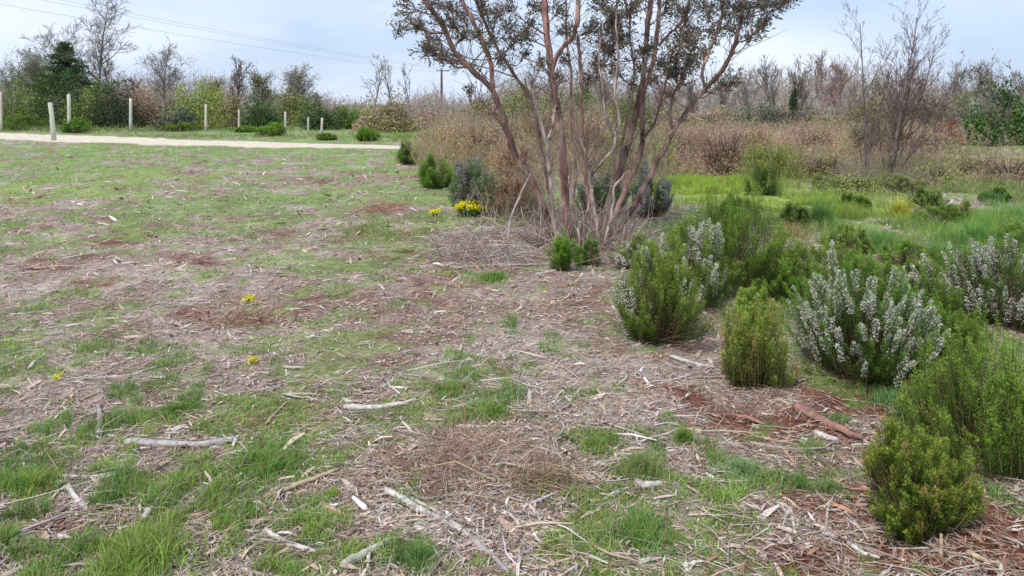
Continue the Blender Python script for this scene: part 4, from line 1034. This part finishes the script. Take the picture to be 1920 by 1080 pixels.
# left bushes: (px, top row, Y, half width px, label, colours)
DG = [(.055, .10, .04), (.085, .14, .05)]; OL = [(.22, .24, .08), (.17, .20, .07)]; YGc = [(.29, .34, .09), (.22, .28, .07)]
MG = [(.12, .19, .045), (.17, .24, .065)]; PK = [(.40, .28, .23), (.31, .22, .18), (.34, .30, .16)]; BO = [(.30, .26, .14), (.24, .20, .12)]; GG = [(.17, .18, .12), (.13, .15, .10)]
for k, (px, top, Y, hw, lab, cols) in enumerate([
        (15, 150, 54, 60, 'dark green bush mass at the left edge behind the fence', MG),
        (75, 150, 55, 55, 'mid green bush under the dark conifer', MG),
        (132, 135, 54, 50, 'dark bush filling the foot of the conifer', DG),
        (172, 160, 53, 34, 'bright mid green bush left of the near black bush', YGc[1:] + MG),
        (215, 150, 52, 38, 'near black green bush behind the third post', [(.035, .06, .03), (.05, .08, .035)]),
        (262, 165, 55, 42, 'pinkish bare bush between the dark bush and the forked tree', PK),
        (312, 172, 56, 40, 'brownish bush round the foot of the forked tree', BO),
        (372, 158, 50, 48, 'yellow green bush behind the fourth post', YGc),
        (330, 205, 47, 26, 'small grey green bush low beside the yellow green one', GG),
        (430, 172, 54, 30, 'brown bush under the dense grey tree', BO),
        (492, 190, 50, 32, 'dark green bush behind the sixth post', DG),
        (540, 172, 56, 40, 'olive bush under the pale budding tree', OL),
        (575, 185, 60, 30, 'olive green bush just past the pale budding tree', YGc),
        (603, 198, 48, 32, 'dark rounded bush behind the last posts', DG),
        (655, 205, 50, 32, 'green bush in the low gap of the tree line', MG),
        (735, 180, 44, 46, 'rounded brownish olive bush right of the gap', BO),
        (700, 205, 47, 30, 'reddish bare bush left of the rounded olive one', PK),
        (790, 212, 48, 34, 'brownish bush behind the start of the thicket', PK),
        (1480, 208, 46, 55, 'dark tangled bramble bush under the ivy trunk', [(.10, .09, .075), (.07, .075, .05)]),
        (1420, 200, 48, 44, 'dark green holm bush left of the ivy trunk', GG),
        (1560, 215, 44, 55, 'olive bramble bush right of the ivy trunk', BO),
        (1640, 180, 46, 44, 'brownish olive bush behind the slim bare tree', BO),
        (1720, 185, 44, 50, 'dark brown bush behind the many stemmed bare tree', [(.13, .11, .08), (.10, .10, .06)]),
        (1790, 205, 46, 50, 'dark grey green bush left of the laurel', GG),
        (1872, 166, 30, 46, 'glossy dark green laurel bush near the right edge', [(.045, .10, .03), (.09, .17, .04)]),
        (1950, 205, 48, 50, 'grey green bush cut by the right edge', GG),
        (1345, 205, 50, 45, 'grey brown bush behind the right side of the main tree', GG + PK),
        (1180, 172, 40, 40, 'bright green leafy bush seen through the trunks', MG),
        (1085, 165, 42, 40, 'green bush seen between the central stems', MG + OL),
        (990, 165, 40, 50, 'olive leafy bush behind the left stems', OL),
        (905, 190, 42, 50, 'mixed olive bush left of the leaning stems', OL + PK),
        (1270, 210, 44, 50, 'pinkish brown bush right of the dark stems', PK)]):
    loc, ht = place(px, top, Y)
    bush('shrub', lab, 'bush', loc, hw / F * Y * 1.12, ht, 5200, cols, 300 + k, .13, 'shrubs of the far hedge', 60)

# right tree line: a grey leafless wood
for k, (px, top, Y, col, lab) in enumerate([
        (1355, 150, 55, GB, 'bare tree showing just right of the main tree crown'),
        (1405, 128, 58, GB, 'first grey bare tree of the right tree line'),
        (1448, 112, 60, GB, 'tallest grey bare tree left of the ivy trunk'),
        (1500, 108, 62, GB, 'grey bare tree right behind the ivy trunk'),
        (1545, 98, 58, GBr, 'pinkish bare tree left of the slim tree'),
        (1580, 105, 60, GBr, 'second pinkish bare tree left of the slim tree'),
        (1790, 118, 58, GB, 'bare tree filling the gap past the many stemmed one'),
        (1838, 120, 62, GB, 'faint bare tree left of the budding right tree'),
        (1925, 120, 60, GB, 'bare tree cut by the right edge'),
        (1300, 140, 60, GB, 'bare tree seen through the right stems'),
        (1130, 150, 62, GB, 'bare tree seen through the central stems'),
        (985, 128, 60, GB, 'bare tree seen through the left stems'),
        (1240, 150, 58, GBr, 'pinkish bare tree seen right of the dark stems'),
        (1650, 135, 60, GB, 'bare tree behind the slim tree'),
        (1700, 120, 62, GBr, 'bare tree behind the many stemmed one')]):
    bare(lab, px, top - 10, Y - 3, 400 + k, col=col, nk=(15, 9, 5, 4), levels=4, spread=.46, ratio=.5, start=.15, trunk_r=.09, group='bare trees of the right wood')
bare('ivy covered leaning trunk in the right wood', 1487, 132, 57, 431, col=(.12, .1, .09), nk=(9, 5, 4, 3), levels=4, spread=.4, ratio=.22, trunk_r=.13, ivy=.75, group='bare trees of the right wood')
bare('budding olive tree right of the many stemmed one', 1870, 92, 50, 432, col=(.2, .17, .15), name=bud, nk=(10, 7, 5, 3), levels=4, spread=.7, ratio=.48, leafn=1000, leafcol=[(.2, .17, .11), (.2, .21, .1)], group='budding trees')
bare('small budding green tree left of the laurel', 1805, 165, 46, 433, col=(.2, .17, .15), name=bud, nk=(8, 5, 4, 3), levels=4, spread=.6, ratio=.45, leafn=700, leafcol=[(.26, .3, .12)], group='budding trees')
# nearer bare saplings
def sapling(label, px, py, top, stems, seed, col=(.17, .13, .12)):
    Y = H * F / (py - YH); loc, ht = place(px, top, Y)
    o = thing('bare_sapling', label, 'tree', loc, 'bare saplings on the right')
    rng = R_(seed)
    brn = MB()
    for k, (dx, tp, r) in enumerate(stems):
        h_ = H + (YH - tp) / F * Y
        sk = grow(R_(seed + k * 13 + 1), h_, levels=4, spread=.72, nk=(15, 5, 3, 2), trunk_r=r, up=.45, start=.2, wob=.03, ratio=.34)
        A, B, RA, RB, tips, _n = sk; s = h_ / B[:, 2].max(); A = A * s; B = B * s
        lean = dx / F * Y
        for Q in (A, B): Q[:, 0] += lean * (Q[:, 2] / h_) ** .8; Q[:, 1] += (k % 3 - 1) * .25 * (Q[:, 2] / h_)
        big = np.zeros(len(A), bool); big[:7] = True; s_ = ~big; trk = MB()
        tube(trk, np.concatenate([A[:7], B[6:7]]), np.append(RA[:7], RB[6]), 7, jit(rng, col, 8, .12)); trk.build('stem', M_bark, o, smooth=True)
        segs(brn, A[s_], B[s_], np.maximum(RA[s_], .0035), np.maximum(RB[s_], .0025), 3, jit(rng, col, s_.sum(), .2))
    brn.build('branches', M_twig, o)
sapling('slim straight bare sapling left of the many stemmed one', 1622, 330, 0, [(0, -6, .03), (-26, 120, .012), (18, 140, .01), (34, 190, .01)], 501, (.2, .17, .16))
sapling('many stemmed bare sapling fanning out above the brown brush', 1664, 338, -40, [(45, -50, .034), (95, 30, .026), (20, 120, .016), (-20, 190, .012), (130, 90, .018), (60, 100, .016), (5, 60, .014), (75, 10, .018), (150, 130, .014), (30, 20, .016)], 502, (.17, .125, .12))

for k, (px, base, top, hw, lab, cols) in enumerate([
        (842, 300, 236, 40, 'yellow flowering brush at the end of the path', [(.52, .46, .10), (.44, .38, .16), (.46, .30, .18)]),
        (800, 292, 246, 30, 'olive tan brush beside the small dark heath bush', [(.40, .38, .16), (.34, .32, .14)]),
        (905, 312, 232, 46, 'reddish tan brush behind the greyish heath bush', [(.48, .31, .22), (.42, .32, .2), (.30, .2, .15)]),
        (960, 350, 262, 44, 'tan leafy brush behind the leftmost stem', [(.44, .34, .18), (.38, .34, .15), (.46, .30, .2)]),
        (955, 405, 335, 34, 'orange brown low brush under the leftmost stem', [(.46, .32, .17), (.40, .22, .13)]),
        (1010, 300, 205, 50, 'olive brush between the leftmost stems', [(.30, .29, .11), (.40, .30, .17)]),
        (1095, 320, 215, 50, 'green and pink brush seen between the central stems', [(.30, .31, .13), (.42, .28, .2)]),
        (1168, 330, 232, 40, 'lime green brush seen between the central and dark stems', [(.40, .44, .08), (.28, .33, .09)]),
        (1238, 330, 262, 30, 'lime green low brush right of the dark stems', [(.38, .44, .09), (.30, .30, .12)]),
        (1290, 318, 240, 52, 'pinkish shrub right of the lime green brush', [(.46, .31, .25), (.40, .26, .21)]),
        (1350, 335, 240, 55, 'pinkish brown shrub above the bright grass', [(.46, .30, .24), (.36, .24, .19)]),
        (1436, 335, 268, 46, 'yellow green leafy shrub behind the dark upright heath', [(.32, .38, .10), (.26, .31, .09)]),
        (1405, 300, 235, 48, 'tan brush behind the yellow green shrub', [(.48, .31, .23), (.42, .26, .2)]),
        (1540, 330, 282, 50, 'greyish green low brush left of the slim sapling', [(.26, .30, .11), (.36, .28, .2)]),
        (1520, 292, 236, 60, 'reddish brush before the bramble bushes', [(.50, .31, .24), (.38, .24, .19)]),
        (1665, 300, 215, 55, 'dark brown brush round the many stemmed sapling', [(.26, .19, .14), (.33, .22, .17), (.22, .2, .1)]),
        (1625, 298, 228, 36, 'olive brown brush round the slim sapling', [(.30, .24, .12), (.26, .2, .13)]),
        (1735, 300, 245, 44, 'pink grey brush right of the many stemmed sapling', [(.40, .30, .24), (.30, .24, .17)]),
        (1835, 335, 290, 50, 'green leafy low brush under the laurel', [(.28, .33, .10), (.36, .3, .18)]),
        (1890, 350, 290, 60, 'pinkish grey brush at the right edge', [(.46, .34, .29), (.36, .28, .20)]),
        (1745, 350, 305, 50, 'yellowish green low plants right of the sapling foot', [(.32, .38, .11), (.28, .3, .12)]),
        (1600, 365, 325, 55, 'tan and green low plants left of the sapling foot', [(.36, .34, .16), (.27, .33, .1)])]):
    Y = H * F / (base - YH); loc, ht = place(px, top, Y)
    bush('brush_shrub', lab, 'shrub', loc, hw / F * Y * 1.15, ht, 3400, cols, 650 + k, max(.022, Y * .0019), 'shrubs of the middle distance', 260, tuple(.7 * v for v in cols[-1]), 30)
# small red shrub, and a bluish heap behind it
loc, ht = place(1778, 262, 30)
bush('red_shrub', 'small rust red shrub in front of the laurel', 'shrub', (loc[0], loc[1], 0), .6, 1.0, 2200, [(.34, .16, .11), (.26, .13, .10)], 601, .07, None, 40, (.25, .1, .07), 10)

# ---------------------------------------------------------------- the far wood: one mass behind everything
rng = R_(650); m = MB(); lm = MB(); n = 9000
px_ = rng.uniform(-900, 2900, n); Y = rng.uniform(72, 100, n); X = (px_ - CX) / F * Y
kx = [-900, 0, 250, 420, 590, 640, 700, 800, 1000, 1300, 1500, 1900, 2900]
top = np.interp(px_, kx, [125, 135, 150, 165, 184, 198, 194, 176, 155, 146, 134, 146, 140]) + rng.normal(0, 9, n) + (fbm(X * .22, Y * 0, 651, 3) - .5) * 90
ht = H + (YH - top) / F * Y; p = np.stack([X, Y, gz(X, Y)], 1)
ht = ht * rng.uniform(.35, 1, n) ** .5
mid = p + np.stack([rng.normal(0, .3, n), rng.normal(0, .3, n), ht * .5], 1); tip = mid + np.stack([rng.normal(0, .5, n), rng.normal(0, .4, n), ht * .5], 1)
c = pick(rng, [(.40, .35, .34), (.44, .34, .31), (.33, .30, .27)], n)
segs(m, p, mid, .03, .024, 3, c); segs(m, mid, tip, .024, .012, 3, c)
for _ in range(6):
    f = rng.uniform(0, 1, (n, 1)); s0 = mid + (tip - mid) * (f * 1.2 - .2); e = s0 + nrm(rng.normal(size=(n, 3)) * [.6, .6, .3] + [0, 0, .7]) * rng.uniform(.4, 1.2, (n, 1))
    segs(m, s0, e, .016, .008, 3, c)
nlf = 36000; k = rng.integers(0, n, nlf)
pl = p[k] + (tip - p)[k] * (rng.uniform(0, .72, (nlf, 1)) ** .8) + rng.normal(size=(nlf, 3)) * .5
pl[:, 2] = np.abs(pl[:, 2])
hue = np.interp(px_[k], [-900, 560, 760, 2900], [0, 0, 1, 1])[:, None]
lc = pick(rng, [(.2, .25, .09), (.28, .29, .13), (.14, .19, .07)], nlf) * (1 - hue) + pick(rng, [(.32, .28, .22), (.24, .25, .15), (.38, .30, .24)], nlf) * hue
leaves(lm, pl, rng.uniform(.18, .4, nlf), lc, rng, .6)
o = m.build('distant_woods', M_twig); tag(o, 'distant grey and olive woods closing the view', kind='stuff'); lm.build('leaves', M_leaf, o)

# ---------------------------------------------------------------- brush thickets: masses of thin shoots
def thicket(name, label, areas, seed):
    rng = R_(seed); m = MB(); lm = MB()
    for (px0, px1, Y0, Y1, h0, h1, n, cols, lc, nleaf) in areas:
        Y = rng.uniform(Y0, Y1, n); X = (rng.uniform(px0, px1, n) - CX) / F * Y
        cl = fbm(X * .8, Y * .55, seed, 3)
        k = (cl > rng.uniform(.25, .55, n)) & ~on_path(X, Y); X, Y, cl = X[k], Y[k], cl[k]; q = len(X)
        h_ = (h0 + (h1 - h0) * np.clip(cl * 2.6 - .8, 0, 1.15)) * rng.uniform(.45, 1.15, q)
        p = np.stack([X, Y, gz(X, Y)], 1); d = nrm(rng.normal(size=(q, 3)) * [.32, .32, 0] + [0, 0, 1])
        mid = p + d * (h_ * .5)[:, None]; d2 = nrm(d + rng.normal(size=(q, 3)) * .28); tip = mid + d2 * (h_ * .5)[:, None]
        c = pick(rng, cols, q); hv = noise(X * 1.1, Y * .9, seed + 5)[:, None]; c = c * (1 - .5 * (hv > .66)) ; gr_ = (hv < .2); c = np.where(gr_, c * .45 + np.array([.2, .26, .07]) * .5, c); r = np.maximum(.0035, Y / 773 * .14)
        segs(m, p, mid, r, r * .8, 3, c); segs(m, mid, tip, r * .8, r * .4, 3, c)
        for z_ in range(4):
            f = rng.uniform(0, 1, (q, 1)); s = mid + (tip - mid) * f if z_ % 2 else p + (mid - p) * (.3 + .7 * f)
            e = s + nrm(d2 + rng.normal(size=(q, 3)) * .6) * (h_ * rng.uniform(.15, .38, q))[:, None]
            segs(m, s, e, r * .6, r * .3, 3, c)
            kk = rng.uniform(size=q) < nleaf
            for _ in range(3):
                tt = rng.uniform(.2, 1.1, (kk.sum(), 1)); leaves(lm, s[kk] + (e - s)[kk] * tt + rng.normal(size=(kk.sum(), 3)) * .03, np.maximum(.03, Y[kk] * .0021), np.where(gr_[kk], np.array([.26, .34, .09]), pick(rng, lc, kk.sum(), None, .4)) * rng.uniform(.7, 1.2, (kk.sum(), 1)), rng, .6)
    o = m.build(name, M_twig); tag(o, label, kind='stuff')
    lv = lm.build('leaves', M_leaf, o)
    return o
PKT = [(.48, .33, .29), (.36, .25, .22), (.54, .42, .36)]; TNT = [(.48, .37, .29), (.34, .26, .21), (.52, .39, .32)]
thicket('brush_thicket', 'tangled tan and reddish brush behind the main tree', [
    (790, 1000, 15.2, 23, .45, 1.2, 1700, TNT, [(.44, .38, .17), (.46, .30, .18), (.32, .33, .12)], .9),
    (900, 1010, 10.5, 13.5, .35, .9, 900, TNT, [(.30, .24, .12), (.24, .2, .1)], .8),
    (800, 890, 16, 20, .9, 1.25, 700, TNT, [(.42, .36, .07), (.32, .28, .09)], 1.0),
    (820, 1130, 22, 36, .8, 1.7, 2600, PKT, [(.38, .31, .18), (.30, .30, .13)], .9),
    (990, 1260, 14, 28, .5, 1.3, 2600, TNT, [(.26, .27, .09), (.2, .21, .08)], .8)], 701)
thicket('brush_thicket', 'pinkish brown leafless brush spreading across the right middle distance', [
    (1230, 1500, 16, 26, .4, 1.05, 3000, PKT, [(.55, .33, .25), (.44, .38, .18)], .7),
    (1450, 1760, 17, 28, .3, .9, 2600, PKT, [(.54, .34, .25), (.42, .38, .18)], .7),
    (1740, 2150, 14, 24, .2, .65, 2600, TNT, [(.42, .36, .2), (.36, .38, .15)], .7),
    (1240, 2150, 28, 42, .4, 1.0, 3600, PKT, [(.40, .30, .2), (.32, .32, .15)], .7),
    (1380, 1500, 14.5, 19, .6, 1.1, 700, [(.22, .22, .08)], [(.26, .36, .06), (.2, .3, .06)], 1.0),
    (1560, 1740, 14, 17, .25, .6, 900, [(.28, .22, .19)], [(.3, .25, .2)], .2)], 702)

# ---------------------------------------------------------------- posts, utility pole, wires
for k, (px, top, base, wpx, lab, leanp) in enumerate([
        (100, 191, 263, 8.5, 'leaning white wooden post on the near verge of the path', -8),
        (2, 172, 247, 5.5, 'white post cut by the left edge', -1),
        (130, 177, 247, 6.5, 'white post behind the leaning one', -1),
        (245, 184, 246, 5.5, 'white post before the near black bush', 0),
        (386, 196, 247, 5, 'white post before the yellow green bush', 0),
        (448, 205, 246, 4, 'short white post under the dense grey tree', 0),
        (535, 209, 249, 4, 'white post before the olive bush', 0),
        (578, 219, 250, 3.5, 'thin white post left of the last one', 0),
        (603, 221, 251, 4.5, 'last white post of the row, slightly tilted', 1)]):
    c = PZ(px - (0 if k else -2), base); Y = c[1]; hh = (base - top) / F * Y; r = wpx / 2 / F * Y
    o = thing('fence_post', lab, 'post', c, 'white posts along the path')
    rg = R_(900 + k); q = np.array([[0, 0, -.15], [leanp / F * Y * .3, 0, hh * .3], [leanp / F * Y * .6, .01, hh * .65], [leanp / F * Y, .0, hh * .985], [leanp / F * Y, 0, hh]])
    m = MB(); tube(m, q, [r, r * 1.02, r * .97, r * .95, r * .6], 9, jit(rg, (.52, .49, .43), 5, .1), rg, .04); m.build('shaft', M_post, o, smooth=True)
PX, PY_ = (828 - CX) / F * 105, 105.0
ztop = H + (YH - 128) / F * 105
pole = thing('utility_pole', 'thin dark utility pole left of the leaning stems where the wires end', 'pole', (PX, PY_, 0))
m = MB(); tube(m, [[0, 0, -.2], [0, 0, ztop * .6], [0, 0, ztop]], [.2, .17, .13], 10, (.10, .08, .07)); m.build('shaft', M_bark, pole)
m = MB(); tube(m, [[-.7, 0, ztop - .35], [.7, 0, ztop - .35]], [.06, .06], 6, (.12, .10, .09)); m.build('crossarm', M_bark, pole)
m = MB()
for dx in (-.6, 0, .6): tube(m, [[dx, 0, ztop - .3], [dx, 0, ztop - .1]], [.05, .04], 6, (.3, .3, .3))
m.build('insulator', M_wire, pole)
for k, (p_a, Ya, dx, dz, lab) in enumerate([
        ((-140, -50), 33, .6, -.1, 'upper overhead wire of the upper pair'), ((-140, -42), 33, 0, -.2, 'lower overhead wire of the upper pair'),
        ((-140, -16), 31, -.6, -.55, 'single overhead wire running below the pair')]):
    A0 = at(p_a[0], p_a[1], Ya); B0 = np.array([PX + dx, PY_, ztop + dz]); t_ = np.linspace(0, 1, 40)[:, None]
    q = A0 + (B0 - A0) * t_; q[:, 2] -= (4 * t_ * (1 - t_) * .25)[:, 0]
    m = MB(); tube(m, q - A0, np.linspace(.006, .011, 40), 5, (.3, .31, .34))
    tag(m.build('overhead_wire', M_wire, loc=tuple(A0)), lab, 'wire', 'overhead wires')
